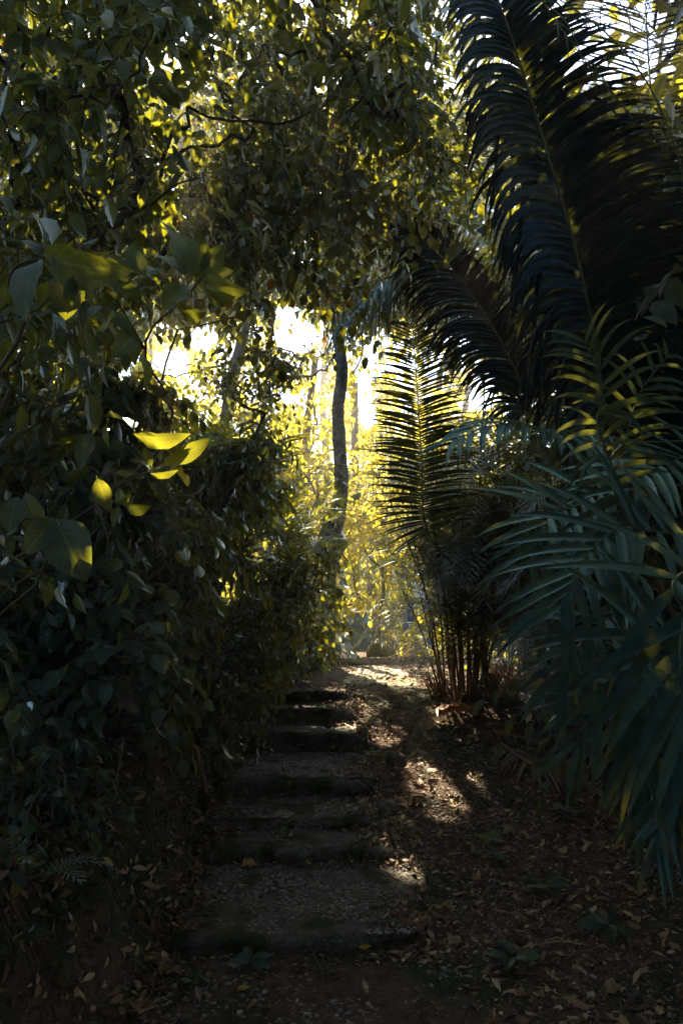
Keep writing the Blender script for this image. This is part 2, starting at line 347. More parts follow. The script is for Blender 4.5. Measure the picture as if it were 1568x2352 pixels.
# ------------------------------------------------------------------ steps: irregular concrete slabs with pebbles in the top
rs = np.random.default_rng(5)
def pebble_T():
    th = np.linspace(0, 2 * math.pi, 6, endpoint=False); V = [(math.cos(t), math.sin(t), 0) for t in th] + [(.55 * math.cos(t), .55 * math.sin(t), .42) for t in th]
    F = [(k, (k + 1) % 6, 6 + (k + 1) % 6, 6 + k) for k in range(6)] + [(6, 7, 8, 9), (6, 9, 10, 11)]
    return np.array(V, float), np.array(F), np.zeros((12, 2))
T_peb = pebble_T()
def pebbles(mb, x, y, z, rng, s0, s1):
    n = len(x); a = rng.uniform(0, 2 * math.pi, n)
    S = rng.uniform(s0, s1, n) * rng.choice([.7, 1, 1, 1.5], n)
    V, F, UV = T_peb; sq = rng.uniform(.55, 1, n); hz = rng.uniform(.5, 1.1, n)
    v = V[None] * np.stack([np.ones(n), sq, hz], -1)[:, None] * S[:, None, None] * rng.uniform(.82, 1.18, (n, 12, 1))
    c, s = np.cos(a)[:, None], np.sin(a)[:, None]
    v = np.stack([v[..., 0] * c - v[..., 1] * s, v[..., 0] * s + v[..., 1] * c, v[..., 2] + v[..., 0] * rng.uniform(-.3, .3, (n, 1))], -1) + np.stack([x, y, z - S * .12], -1)[:, None]
    mb.add(v.reshape(-1, 3), (F[None] + (np.arange(n) * 12)[:, None, None]).reshape(-1, 4), np.zeros((n * 12, 2)))
LAB = ["lowest and widest pebbled concrete step with a chipped mossy edge", "thin broken step half buried in soil and dead leaves",
       "step with a rounded mossy green nosing, above the half buried one", "fourth step from the bottom, straight dark edge and littered pebble tread",
       "tall dark riser step in the middle of the flight, leaf strewn top", "narrow step below the topmost one with sunlit leaf crumbs on its edge",
       "topmost and narrowest step at the start of the mossy landing"]
for i, s in enumerate(STEPS):
    y1 = STEPS[i + 1]['y'] + .02 if i + 1 < len(STEPS) else s['y'] + .55
    zb = s['z'] - (.30 if i else .24); nx = 64
    # cross-section runs from the foot of the riser over the rounded nose to the back of the tread
    x = np.linspace(s['x0'], s['x1'], nx)
    edge = .032 * vnoise(x, x * 0 + i * 7.7, .28, 11) + .016 * vnoise(x, x * 0 + i * 3, .06, 12) + .03 * np.clip(vnoise(x, x * 0 + i * 2.2, .11, 15) - .45, 0, 1)
    if i == 0: edge = edge + .17 * smooth(-.05, .40, x) - .01 * smooth(-.2, -.7, x)
    edge = edge + [0, .02, .03, -.02, -.05, .02, .03][i] * (x - x.mean()) / .5
    if i == 1: edge = edge + .09 * np.exp(-((x - .0) / .10) ** 2)
    sag = .026 * vnoise(x, x * 0 + i * 5.1, .3, 13) + [.0, -.02, .02, -.015, -.04, -.012, .01][i] * (x - x.mean()) - .03 * np.exp(-((x - s['x1']) / .06) ** 2) - .03 * np.exp(-((x - s['x0']) / .06) ** 2)
    ny = max(8, int((y1 - s['y']) / .035)); back = np.linspace(.05, y1 - s['y'], ny)
    prof = [(.03, zb), (.015, s['z'] - .12), (.0, s['z'] - .055), (-.018, s['z'] - .045), (-.022, s['z'] - .018), (-.008, s['z'] - .004), (.02, s['z'])]
    rows = []
    for q, (dy, z) in enumerate(prof):
        e = edge * (.5 if q < 2 else 1) + rs.normal(0, .005, nx) * (q > 0)
        rows.append(np.stack([x, s['y'] + dy + e, np.full(nx, z) + sag * (q > 1) + rs.normal(0, .003, nx) * (q > 0)], -1))
    for dy in back:
        rows.append(np.stack([x, s['y'] + dy + edge * max(0, 1 - dy * 6), s['z'] + sag * max(0, 1 - dy * 4) + .011 * vnoise(x, x * 0 + dy + i * 9, .12, 14)], -1))
    rows.append(np.stack([x, x * 0 + y1, x * 0 + zb], -1))
    V = np.stack(rows); n = len(rows)
    # broken ends
    for q in range(n):
        V[q, 0, 0] += rs.uniform(-.015, .015); V[q, -1, 0] += rs.uniform(-.02, .02)
    I = np.arange(n - 1)[:, None] * nx + np.arange(nx - 1)[None]
    F = np.stack([I, I + 1, I + nx + 1, I + nx], -1).reshape(-1, 4)
    mb = MB(); mb.add(V.reshape(-1, 3), F)
    for c in (0, nx - 1):                    # side faces
        k = [q * nx + c for q in range(n)]; A, B = 0, n - 1; FF = []
        while B - A > 2: FF.append((k[A], k[A + 1], k[B - 1], k[B])); A += 1; B -= 1
        mb.f.append(np.array(FF, np.int32))
    o = mb.build("concrete_step", M_step); tag(o, LAB[i], "step", "steps of the flight")
    dep = y1 - s['y']; num = int((s['x1'] - s['x0']) * dep * (3800 if i != 1 else 900))
    px_ = rs.uniform(s['x0'] + .02, s['x1'] - .02, num); py_ = s['y'] + rs.uniform(.02, dep - .01, num)
    k = vnoise(px_, py_, .25, 30 + i) > -.55
    px_, py_ = px_[k], py_[k]
    pb = MB(); pebbles(pb, px_, py_, np.full(len(px_), s['z'] + .001), rs, .0055, .0125)
    tag(pb.build("pebbles", M_pebble, o), kind="stuff")

# ------------------------------------------------------------------ loose cover of the ground
def litter():
    rng = np.random.default_rng(11)
    def scatter(n, x0, x1, y0, y1, dens=None):
        x = rng.uniform(x0, x1, n); y = y0 + (y1 - y0) * rng.random(n) ** 1.5
        if dens is not None:
            k = rng.random(n) < dens(x, y); x, y = x[k], y[k]
        return x, y
    L1, L2 = MB(), MB()
    def drop(mb, T, x, y, s0, s1, lift=.004, tilt=.45):
        n = len(x); z = top_z(x, y) + rng.uniform(.001, lift, n); a = rng.uniform(0, 6.283, n)
        e = .02; gx = (top_z(x + e, y) - top_z(x - e, y)) / (2 * e); gy = (top_z(x, y + e) - top_z(x, y - e)) / (2 * e)
        gx = np.clip(gx, -2.5, 2.5); gy = np.clip(gy, -1, 1)
        Nn = nrm(np.stack([-gx, -gy, np.ones(n)], -1)); Nn = nrm(Nn + rng.normal(0, tilt, (n, 3)) * .6)
        X = np.stack([np.cos(a), np.sin(a), rng.normal(0, .12, n)], -1); X = nrm(X - (X * Nn).sum(-1, keepdims=True) * Nn)
        S = s0 + (s1 - s0) * rng.random(n) ** 2.2
        place(mb, T, np.stack([x, y, z + .004], -1), X, Nn, S)
    right = lambda x, y: np.clip(.35 + .65 * smooth(.1, .5, x - np.interp(y, sy, [t['x1'] - .1 for t in STEPS])), 0, 1) * np.where(x < np.interp(y, bank_y, bank_x) - .25, 1.4, np.where(x < np.interp(y, bank_y, bank_x) + .1, .45, 1)) * np.where((x > -.75) & (x < .25) & (y < 8), .16, 1)
    x, y = scatter(30000, -2.6, 3.6, 2.2, 12.5, right); drop(L1, T_dry, x, y, .018, .072)
    x, y = scatter(14000, -2.6, 3.6, 2.2, 11.5, right); drop(L1, T_dry2, x, y, .015, .05)
    x, y = scatter(30000, -.9, 2.0, 2.3, 9.5, right); drop(L2, T_dry, x, y, .008, .022, .006)
    x, y = scatter(1700, .45, 3.4, 2.0, 7.5); drop(L1, T_dry2, x, y, .05, .11, .02)
    for i, t_ in enumerate(STEPS):
        n = 260; x = rng.uniform(t_['x0'] - .05, t_['x1'] + .25, n); y = t_['y'] - .035 - abs(rng.normal(0, .035, n)); k = rng.random(n) < (.45 + .55 * vnoise(x, y * 0, .2, 70 + i)); drop(L1, T_dry, x[k], y[k], .015, .045, .01); 
        n = 300; x = t_['x1'] + rng.normal(-.02, .10, n); y = rng.uniform(t_['y'] - .1, t_['y'] + .5, n); drop(L1, T_dry2, x, y, .02, .055, .03)
        n = 160; x = t_['x0'] + abs(rng.normal(0, .08, n)); y = rng.uniform(t_['y'], t_['y'] + .5, n); drop(L1, T_dry, x, y, .02, .05, .03)
    y = rng.uniform(1.3, 6.5, 15000); x = np.interp(y, bank_y, bank_x) + .1 - 1.7 * rng.random(15000); drop(L1, T_dry, x, y, .02, .075, .02)
    tag(L1.build("leaf_litter", M_litter), "brown dead leaves strewn over the path and its sides", "dead leaves", kind="stuff")
    tag(L2.build("leaf_crumbs", M_litter), "small crumbs of dead leaf on the trodden path", "leaf crumbs", kind="stuff")
    g = MB(); x, y = scatter(15000, -.9, 1.3, 2.0, 6.5); z = ground_z(x, y)
    k = (top_z(x, y) - z < .01) & (vnoise(x, y, .4, 9) > -.35); pebbles(g, x[k], y[k], z[k] + .002, rng, .004, .012)
    tag(g.build("gravel", M_pebble), "loose small stones in the soil in front of the steps", "gravel", kind="stuff")
    t = MB(); n = 1500; x, y = scatter(n, -2.4, 3.4, 2.2, 9)
    z = top_z(x, y) + .008; a = rng.uniform(0, 6.28, n); l = rng.uniform(.04, .22, n)
    e = np.stack([np.cos(a) * l, np.sin(a) * l, rng.normal(0, .012, n)], -1); p0 = np.stack([x, y, z], -1)
    p2 = p0 + e; p2[:, 2] = top_z(p2[:, 0], p2[:, 1]) + rng.uniform(.004, .03, n)
    p1 = (p0 + p2) / 2 + rng.normal(0, .008, (n, 3)) + [0, 0, .008]
    k = abs(p2[:, 2] - p0[:, 2]) < .12
    tubes(t, np.stack([p0, p1, p2], 1)[k], 3, .0022, .0012); tag(t.build("twig_litter", M_twig), "thin broken twigs among the dead leaves", "twigs", kind="stuff")
litter()

# ------------------------------------------------------------------ plants with leafy twigs
def box(x0, y0, x1, y1, Y0, Y1, n, seed):
    r = np.random.default_rng(seed); u = r.uniform(x0, x1, n); v = r.uniform(y0, y1, n); Y = r.uniform(Y0, Y1, n)
    return np.array([P(a, b, c) for a, b, c in zip(u, v, Y)])
def wbox(x0, x1, y0, y1, z0, z1, n, seed):
    r = np.random.default_rng(seed); return np.stack([r.uniform(x0, x1, n), r.uniform(y0, y1, n), r.uniform(z0, z1, n)], -1)
def limbs(mb, base, cl, r0, rt, rng, first=None, wob=.06):
    """a branching skeleton from the base through the given nodes"""
    nodes = [np.array(base, float)]; par = [-1]
    if first is not None:
        for q in first: par.append(len(nodes) - 1); nodes.append(np.array(q, float))
    start = len(nodes) - 1
    order = np.argsort(np.linalg.norm(cl - nodes[start], axis=1))
    for i in order:
        c = cl[i]; A = np.array(nodes[start:]); d = np.linalg.norm(A - c, axis=1) + .25 * np.maximum(0, A[:, 2] - c[2])
        par.append(int(np.argmin(d)) + start); nodes.append(c)
    n = len(nodes); cnt = np.ones(n)
    for i in range(n - 1, 0, -1): cnt[par[i]] += cnt[i]
    rad = np.clip(rt * cnt ** .5, rt, r0); rad[0] = r0
    for i in range(1, n):
        a, b = nodes[par[i]], nodes[i]; L = np.linalg.norm(b - a); t = np.linspace(0, 1, 5)[:, None]
        p = a + (b - a) * t + rng.normal(0, wob * L, (5, 3)) * np.sin(t * math.pi) + np.array([0, 0, -.06 * L]) * np.sin(t * math.pi)
        ra = min(rad[par[i]], rad[i] * 1.25)
        tube(mb, p, np.linspace(ra, rad[i], 5), 6 if rad[i] > .012 else 4)
def twigs(fo, tw, cl, n, tl, K, ls, T, rng, hang=.35, up=.25, g=.5, out=None, spread=1.0, lvar=.4, depth=2.2, nup=1.0):
    n_ = len(cl) * n; s = np.repeat(cl, n, 0) + rng.normal(0, tl * .12, (n_, 3))
    d = rng.normal(0, 1, (n_, 3)) * [1, 1, .75] + [0, 0, up]
    if out is not None: d += np.asarray(out)
    d = nrm(d); L = tl * rng.uniform(.55, 1.25, n_)
    def pt(t): t = np.asarray(t)[None, :, None]; return s[:, None] + d[:, None] * L[:, None, None] * t + np.array([0, 0, -g]) * L[:, None, None] * t ** 2
    t5 = np.linspace(0, 1, 5); ctr = pt(t5)
    t = np.linspace(.12, 1, K); pos = pt(t) + 0; tan = nrm(d[:, None] + np.array([0, 0, -2 * g]) * t[None, :, None])
    side = nrm(np.cross(tan, [0.02, .01, 1])); sg = np.where(np.arange(K) % 2 == 0, 1, -1)[None, :, None]; endf = (t > .97)[None, :, None]
    dr = nrm(tan * .55 + side * sg * .85 * spread * (~endf) + rng.normal(0, .28, pos.shape) + np.array([0, 0, -hang]))
    nn = nrm(np.array([0, 0, nup]) + rng.normal(0, .42, pos.shape) + tan * .2)
    S = ls * (1 - lvar * rng.random((n_, K))) * (1 - .25 * abs(t - .55))[None]
    pos = pos.reshape(-1, 3); k = keep(pos + dr.reshape(-1, 3) * ls * .5, rng, depth, ls * .4)
    place(fo, T, pos[k], dr.reshape(-1, 3)[k], nn.reshape(-1, 3)[k], S.ravel()[k])
    kt = (np.linalg.norm(ctr - EYE, axis=2).min(1) > .8) & keep(ctr[:, 2], rng, 99) & keep(ctr[:, 0], rng, 99) & keep(ctr[:, 4], rng, 99)
    tubes(tw, ctr[kt], 3, .0012 + tl * .006, .0009)
def plant(name, label, cat, base, cl, n=5, tl=.35, K=8, ls=.08, T=T_mid, m=None, seed=0, r0=.02, rt=.003, first=None, group=None,
          bark=None, parts=('stem', 'foliage'), **kw):
    rng = np.random.default_rng(seed + 1000); cl = np.asarray(cl, float)
    root = empty(name, base, label, cat, group)
    a, f = MB(), MB(); limbs(a, base, cl, r0, rt, rng, first); twigs(f_ := f, a, cl, n, tl, K, ls, T, rng, **kw)
    bpy.context.view_layer.update()
    a.build(parts[0], bark or M_twig, root); f.build(parts[1], m, root); return root
def gb(px, py, Y):
    p = P(px, py, Y); p[2] = float(ground_z(p[0], p[1])) - .03; return p
def gx(x, y): return np.array([x, y, float(ground_z(x, y)) - .03])

# -- overhead and near on the left
plant("broadleaf_shrub", "shrub with big blue green leaves reaching in from the left edge", "shrub", gx(-1.9, 2.3),
      np.vstack([box(-60, 520, 180, 860, 1.6, 2.5, 11, 1), box(-80, 1300, 60, 1420, 1.9, 2.4, 2, 2)]), n=4, tl=.25, K=6, ls=.10, T=T_big, m=M_big, seed=1, r0=.025, hang=.55, up=0)
plant("canopy_tree", "leafy tree arching over the path from the upper left corner", "tree", gx(-2.6, 3.4),
      np.vstack([box(-150, -150, 500, 500, 2.2, 4.2, 46, 3), box(250, -200, 950, 330, 3.2, 5.0, 60, 4), box(-100, 350, 420, 720, 2.8, 4.5, 22, 5)]),
      n=7, tl=.34, K=8, ls=.105, T=T_big, m=M_big, seed=2, r0=.09, rt=.004, first=[(-2.4, 3.3, 1.6), (-2.1, 3.3, 2.8)], bark=M_bark, parts=('trunk', 'crown'), hang=.45)
plant("overhanging_tree", "tree whose thin leaved crown fills the sky left of the trunk behind the arching branches", "tree", gx(-3.4, 6.0),
      np.vstack([box(-200, -300, 1000, 620, 5.0, 8.5, 210, 6), box(-200, 550, 200, 900, 4.5, 7.5, 22, 7)]),
      n=9, tl=.5, K=10, ls=.10, T=T_mid, m=M_vine, seed=3, r0=.13, rt=.005, first=[(-3.2, 6.0, 2.4), (-2.6, 6.0, 3.8)], bark=M_bark, parts=('trunk', 'crown'))
plant("hanging_vine", "tangled vine with heart shaped leaves hanging in the middle above the steps", "vine", gx(-1.6, 5.2),
      np.vstack([box(420, 330, 840, 580, 3.8, 5.6, 44, 8), box(560, 60, 940, 380, 4.0, 6.0, 42, 9), box(640, 590, 800, 690, 4.2, 5.4, 2, 10)]),
      n=7, tl=.42, K=9, ls=.085, T=T_heart, m=M_vine, seed=4, r0=.02, rt=.0025, first=[(-1.7, 5.1, 2.0), (-1.5, 4.9, 3.4)], g=.9, hang=.8, up=0)
plant("yellow_leaf_branch_tree", "tree with smaller yellow green leaves lit from behind near the top centre", "tree", gx(2.7, 9.6),
      np.vstack([box(820, -250, 1080, 470, 5.2, 7.2, 46, 11), box(900, 380, 990, 480, 6.2, 7.0, 3, 12)]),
      n=8, tl=.42, K=8, ls=.115, T=T_mid, m=M_lime, seed=5, r0=.05, rt=.004, first=[(2.3, 8.8, 3.2), (1.3, 7.3, 4.9)], bark=M_bark, parts=('trunk', 'crown'))
# the group of large backlit leaves on one bough
rng = np.random.default_rng(77)
def bough(name, label, base, stem, leaves, T, m, r0=.006, cat="sapling"):
    """stem: list of picture points with depth; leaves: (base px, base py, tip px, tip py, Y, tipY, roll)"""
    root = empty(name, base, label, cat); bpy.context.view_layer.update(); a, f = MB(), MB()
    for st in stem:
        q = spline([p if len(p) == 3 and not isinstance(p, list) and isinstance(p, np.ndarray) else P(*p) for p in st], 14)
        tube(a, q, np.linspace(r0, r0 * .4, 14), 5)
    for bx, by, tx, ty, Y, tY, roll in leaves:
        p0, p1 = P(bx, by, Y), P(tx, ty, tY); L = np.linalg.norm(p1 - p0)
        view = nrm(EYE - p0); side = nrm(np.cross(p1 - p0, view)); N = nrm(view * math.cos(roll) + side * math.sin(roll)) * (1 if True else -1)
        place(f, T, p0[None], (p1 - p0)[None], N[None], np.array([L / 1.1]))
    a.build("stem", M_twig, root); f.build("foliage", m, root); return root
bough("backlit_sapling", "sapling bough of large yellow green backlit leaves left of the opening", gx(-2.4, 3.0),
      [[gx(-2.4, 3.0), (300, 1100, 2.5), (330, 800, 2.1), (420, 690, 1.9)], [(420, 690, 1.9), (470, 630, 1.9)], [(330, 800, 2.1), (270, 690, 2.0)]],
      [(440, 650, 415, 510, 1.9, 1.95, .3), (460, 640, 470, 525, 1.9, 1.85, .9), (452, 648, 520, 560, 1.9, 1.9, .2), (340, 640, 285, 560, 1.9, 1.9, -.1), (300, 650, 320, 545, 2, 2, .2),
       (470, 640, 545, 680, 1.9, 1.8, .5), (432, 652, 378, 695, 1.9, 1.8, .3), (455, 655, 520, 700, 1.9, 1.8, 1.0), (430, 640, 372, 560, 1.9, 2.0, .5), (400, 700, 455, 735, 1.9, 1.8, .9),
       (350, 640, 270, 580, 1.9, 2.1, .8), (465, 620, 498, 545, 1.9, 2, .7), (400, 560, 375, 490, 2, 2.05, .8), (470, 605, 425, 545, 1.9, 1.9, -.3), (540, 620, 475, 640, 1.9, 1.9, .6), (330, 700, 270, 640, 2, 2, .7)], T_big, M_lime)
bough("pale_leaf_sapling", "near sapling with pale pointed leaves in a whorl at the left edge", gx(-2.0, 2.3),
      [[gx(-2.0, 2.3), (-30, 900, 1.6), (20, 640, 1.5), (100, 590, 1.45)]],
      [(100, 585, 235, 650, 1.45, 1.3, .35), (100, 588, 110, 480, 1.45, 1.5, .9), (98, 590, 20, 515, 1.45, 1.5, .8), (105, 578, 175, 555, 1.45, 1.5, .3), (110, 592, 170, 578, 1.45, 1.4, .9),
       (95, 595, 20, 680, 1.45, 1.3, .8), (130, 570, 270, 610, 1.5, 1.6, .9), (100, 592, 60, 560, 1.45, 1.5, .5), (175, 625, 150, 715, 1.4, 1.4, .25), (105, 590, 150, 520, 1.45, 1.6, .8)], T_slim, M_big)
bough("sprig_sapling", "thin sapling with a few yellow pointed leaves hanging before the dark undergrowth", gx(-2.3, 2.7),
      [[gx(-2.3, 2.7), (140, 1280, 2.2), (215, 1140, 1.9), (335, 1085, 1.75)], [(215, 1140, 1.9), (280, 1110, 1.85), (330, 1090, 1.75), (400, 1062, 1.7)], [(215, 1140, 1.9), (270, 1155, 1.85)], [(215, 1140, 1.9), (250, 1240, 1.9), (240, 1300, 2.0)]],
      [(385, 1068, 488, 1010, 1.7, 1.7, .15), (375, 1070, 432, 1040, 1.7, 1.65, .2), (350, 1075, 332, 1022, 1.75, 1.75, .2), (345, 1078, 305, 1040, 1.75, 1.8, .8), (310, 1090, 262, 1082, 1.8, 1.8, .2),
       (270, 1120, 225, 1118, 1.85, 1.85, .3), (270, 1120, 282, 1160, 1.85, 1.8, .4), (280, 1155, 325, 1185, 1.85, 1.75, 1.0), (275, 1160, 255, 1200, 1.85, 1.8, .5), (270, 1160, 300, 1145, 1.85, 1.8, .7), (340, 1085, 400, 1100, 1.75, 1.7, 1.1), (300, 995, 412, 1032, 1.8, 1.7, .9), (310, 990, 260, 925, 1.8, 1.9, .8)], T_slim, M_lime, r0=.004)
bough("round_leaf_sapling", "sapling with two big dull blue round leaves low at the left edge", gx(-2.1, 2.5),
      [[gx(-2.1, 2.5), (20, 1400, 1.8), (40, 1210, 1.6), (125, 1190, 1.55)]],
      [(125, 1190, 65, 1262, 1.55, 1.5, .15), (130, 1190, 185, 1320, 1.55, 1.5, .2), (40, 1140, 20, 1210, 1.6, 1.55, .2), (60, 1130, 90, 1235, 1.6, 1.6, .7), (160, 640, 150, 715, 1.5, 1.45, .1), (195, 690, 105, 640, 1.5, 1.5, .1)], T_round, M_big, r0=.004)
plant("dark_leaf_bush", "bush of small dark leaves against the bright opening left of the trunk", "bush", gx(-1.6, 7.4),
      np.vstack([box(500, 760, 680, 960, 6.2, 7.6, 17, 21), box(600, 820, 660, 900, 5.2, 5.8, 2, 22)]), n=7, tl=.3, K=8, ls=.075, T=T_mid, m=M_dark, seed=21, r0=.03)
plant("hanging_dark_creeper", "creeper of drooping dark leaves hanging down before the brightest gap", "creeper", gx(-1.2, 5.0),
      box(600, 640, 650, 880, 4.4, 4.9, 4, 23), n=2, tl=.2, K=5, ls=.10, T=T_heart, m=M_vine, seed=22, r0=.008, first=[(-1.3, 4.9, 2.6), (-1.0, 4.7, 3.3)], hang=1.0)
# -- undergrowth on the left bank
UG = [("fine leaved shrub high on the bank below the left edge branches", (-150, 880, 330, 1180, 3.4, 5.5, 40), M_dark, T_big, .10, 1),
      ("dark shrub halfway up the bank behind the thin sapling", (100, 1150, 480, 1420, 4.2, 6.2, 44), M_dark, T_lance, .12, 2),
      ("low shrub with glossy leaves at the bank top above the lowest steps", (-100, 1350, 330, 1620, 3.2, 4.6, 34), M_big, T_heart, .085, 3),
      ("glossy small leaved bush beside the upper steps", (380, 1360, 640, 1520, 5.6, 7.8, 36), M_dark, T_mid, .065, 4),
      ("pale sheened bush on the bank left of the landing", (560, 1280, 740, 1470, 7.4, 9.6, 34), M_dark, T_mid, .07, 5),
      ("dense bush behind the small palms on the bank", (330, 1000, 620, 1200, 6.6, 9.0, 46), M_dark, T_lance, .15, 6),
      ("creeping bush hanging over the mossy bank above the middle steps", (430, 1470, 560, 1640, 5.2, 6.6, 16), M_dark, T_mid, .06, 7),
      ("dark tree mass closing the left edge behind the near shrub", (-300, 560, 190, 1180, 5.0, 7.5, 60), M_dark, T_mid, .11, 9),
      ("broad dark bush behind the bank palms on the left", (-100, 1020, 560, 1330, 8.5, 11, 50), M_dark, T_mid, .12, 10),
      ("leafy growth hiding the foot of the slender trunk", (680, 1380, 745, 1500, 9.6, 10.4, 8), M_vine, T_heart, .08, 11),
      ("brownish leafed shrub in the dark lower left", (-150, 1580, 200, 1900, 2.9, 3.8, 16), M_dark, T_mid, .06, 8)]
for lab, (x0, y0, x1, y1, Y0, Y1, n_), m_, T_, ls_, sd_ in UG:
    cl = box(x0, y0, x1, y1, Y0, Y1, n_, 40 + sd_); gz = ground_z(cl[:, 0], cl[:, 1]); cl[:, 2] = np.maximum(cl[:, 2], gz + .12)
    c = cl.mean(0)
    plant("undergrowth_shrub", lab, "shrub", gx(c[0], c[1]), cl, n=10, tl=.36, K=9, ls=ls_ * 1.3, T=T_, m=m_, seed=40 + sd_, nup=.7, r0=.02, group="shrubs on the left bank", hang=.5, g=.6)
# ground cover creeping down the bank beside the landing
def bank_cover():
    rng = np.random.default_rng(90); f = MB(); n = 9000
    y = rng.uniform(3.0, 12, n); x = np.interp(y, bank_y, bank_x) + .12 - rng.random(n) ** 1.3 * 1.6
    k = rng.random(n) < np.clip(.12 + .9 * smooth(4.8, 7.5, y), 0, 1); x, y = x[k], y[k]; z = ground_z(x, y) + rng.uniform(.01, .07, len(x))
    n = len(x); p = np.stack([x, y, z], -1); d = nrm(np.stack([rng.uniform(.1, 1, n), rng.normal(0, .5, n) - .3, rng.normal(-.25, .3, n)], -1))
    N = nrm(np.stack([rng.uniform(.1, .8, n), rng.normal(-.2, .3, n), np.ones(n)], -1)); place(f, T_mid, p, d, N, rng.uniform(.03, .075, n))
    tag(f.build("bank_ground_cover", M_dark), "small leaved creeping cover over the left bank", "ground cover", kind="stuff")
    g = MB(); n = 9000; y = rng.uniform(5.0, 11, n); x = np.interp(y, bank_y, bank_x) + .03 - rng.random(n) * .45
    p0 = np.stack([x, y, ground_z(x, y)], -1); e = np.stack([rng.uniform(.005, .03, n), rng.normal(0, .012, n), rng.uniform(-.03, .01, n)], -1)
    tubes(g, np.stack([p0, p0 + e * .6 + [.004, 0, .004], p0 + e], 1), 3, .0016, .0006)
    tag(g.build("moss", M_moss), "moss and fine rootlets on the face of the left bank", "moss", kind="stuff")
    r = MB(); n = 260; y = rng.uniform(1.3, 8, n); x = np.interp(y, bank_y, bank_x) - .12 - rng.random(n) * .45; t = np.linspace(0, 1, 6)
    dx = rng.uniform(.05, .32, n); dy = rng.normal(0, .22, n); X = x[:, None] + dx[:, None] * t + rng.normal(0, .008, (n, 6)); Y = y[:, None] + dy[:, None] * t + rng.normal(0, .01, (n, 6))
    Z = ground_z(X, Y) + rng.uniform(.0, .025, (n, 1)); tubes(r, np.stack([X, Y, Z], -1), 4, .0045, .0015)
    tag(r.build("rootlets", M_twig), "thin roots trailing down the cut face of the left bank", "roots", kind="stuff")
    c = MB(); n = 12000; y = rng.uniform(1.3, 9, n); x = np.interp(y, bank_y, bank_x) - rng.random(n) * 1.2 + .05; pebbles(c, x, y, ground_z(x, y) + .002, rng, .006, .028)
    tag(c.build("clods", M_soil), "crumbs and clods of earth on the left bank", "clods", kind="stuff")
bank_cover()

# ------------------------------------------------------------------ palms
def frond(mb, rb, cps, n, L, wd, side_ang=(75, 40), vee=.25, grav=.5, up=(0, -.6, .8), pet=(), rr=.012, seg=7, seed=0, prof=None, t0=0.02, jit=.05, sides=(1, -1), frac=1.0, Ls=(1, 1), gs=(1, 1)):
    """a feather frond; cps run from the first leaflet to the tip, pet leads up to it from the plant's base"""
    rng = np.random.default_rng(seed); full = [np.asarray(q, float) for q in pet] + [np.asarray(q, float) for q in cps]
    fl = spline(full, 12 * (len(full) - 1) + 1); i0 = 12 * len(pet); tube(rb, fl, np.linspace(rr, rr * .22, len(fl)), 5)
    c = fl[i0:]; dl = np.concatenate([[0], np.cumsum(np.linalg.norm(np.diff(c, axis=0), axis=1))]); dl /= dl[-1]
    for s in sides:
        t = np.linspace(t0, 1, n) + rng.normal(0, .12 / n, n); t = np.clip(t, 0, 1)
        if s < 0: t = np.clip(t + .5 / n, 0, 1)
        if frac < 1: t = t[rng.random(n) < frac]
        m = len(t); p = np.stack([np.interp(t, dl, c[:, k]) for k in range(3)], -1); T = nrm(np.stack([np.interp(np.clip(t + .01, 0, 1), dl, c[:, k]) - np.interp(np.clip(t - .01, 0, 1), dl, c[:, k]) for k in range(3)], -1))
        U = np.asarray(up, float); N = nrm(U - (T @ U)[:, None] * T); B = np.cross(T, N) * s
        a = np.radians(np.interp(t, [0, 1], side_ang))[:, None] + rng.normal(0, jit, (m, 1))
        d = nrm(np.cos(a) * T + np.sin(a) * (B * math.cos(vee) + N * math.sin(vee)) + rng.normal(0, jit * .7, (m, 3)))
        Ln = L * (Ls[0] if s > 0 else Ls[1]) * (np.interp(t, [0, .12, .35, .7, 1], prof or [.55, .85, 1, .8, .3])) * rng.uniform(.9, 1.08, m)
        q = p.copy(); V = []; gg = grav * (gs[0] if s > 0 else gs[1]) * rng.uniform(.75, 1.3, m) * np.where(rng.random(m) < .07, 2.6, 1)
        for k in range(seg + 1):
            u = k / seg; wv = wd * .5 * (math.sin(min(1, u / .25 + .25) * math.pi / 2) if u < .2 else max(.06, (1 - ((u - .2) / .8) ** 2.2)))
            wvv = wv * np.interp(t, [0, .5, 1], [.9, 1, .7])[:, None]
            lat = nrm(np.cross(d, N)); up2 = np.cross(lat, d)
            V.append(np.stack([q - lat * wvv + up2 * wvv * .28, q, q + lat * wvv + up2 * wvv * .28], 1))
            q = q + d * (Ln / seg)[:, None]; d = nrm(d + np.array([0, 0, -1.0]) * (gg / seg * (.5 + u * 1.4))[:, None])
        V = np.stack(V, 1); cc = seg + 1                      # (m, seg+1, 3cols, 3)
        k = keep(V[:, seg // 2, 1], rng, 99, .01) & keep(V[:, -1, 1], rng, 99, .0) & keep(V[:, 1, 1], rng, 99, .0)
        V = V[k]; m = len(V)
        if not m: continue
        f = [(i * 3 + j, (i + 1) * 3 + j, (i + 1) * 3 + j + 1, i * 3 + j + 1) for i in range(seg) for j in range(2)]
        uv = np.stack([np.repeat(np.linspace(0, 1, cc), 3), np.tile([0, .5, 1], cc)], -1)
        mb.add(V.reshape(-1, 3), (np.array(f)[None] + (np.arange(m) * cc * 3)[:, None, None]).reshape(-1, 4), np.tile(uv, (m, 1)))
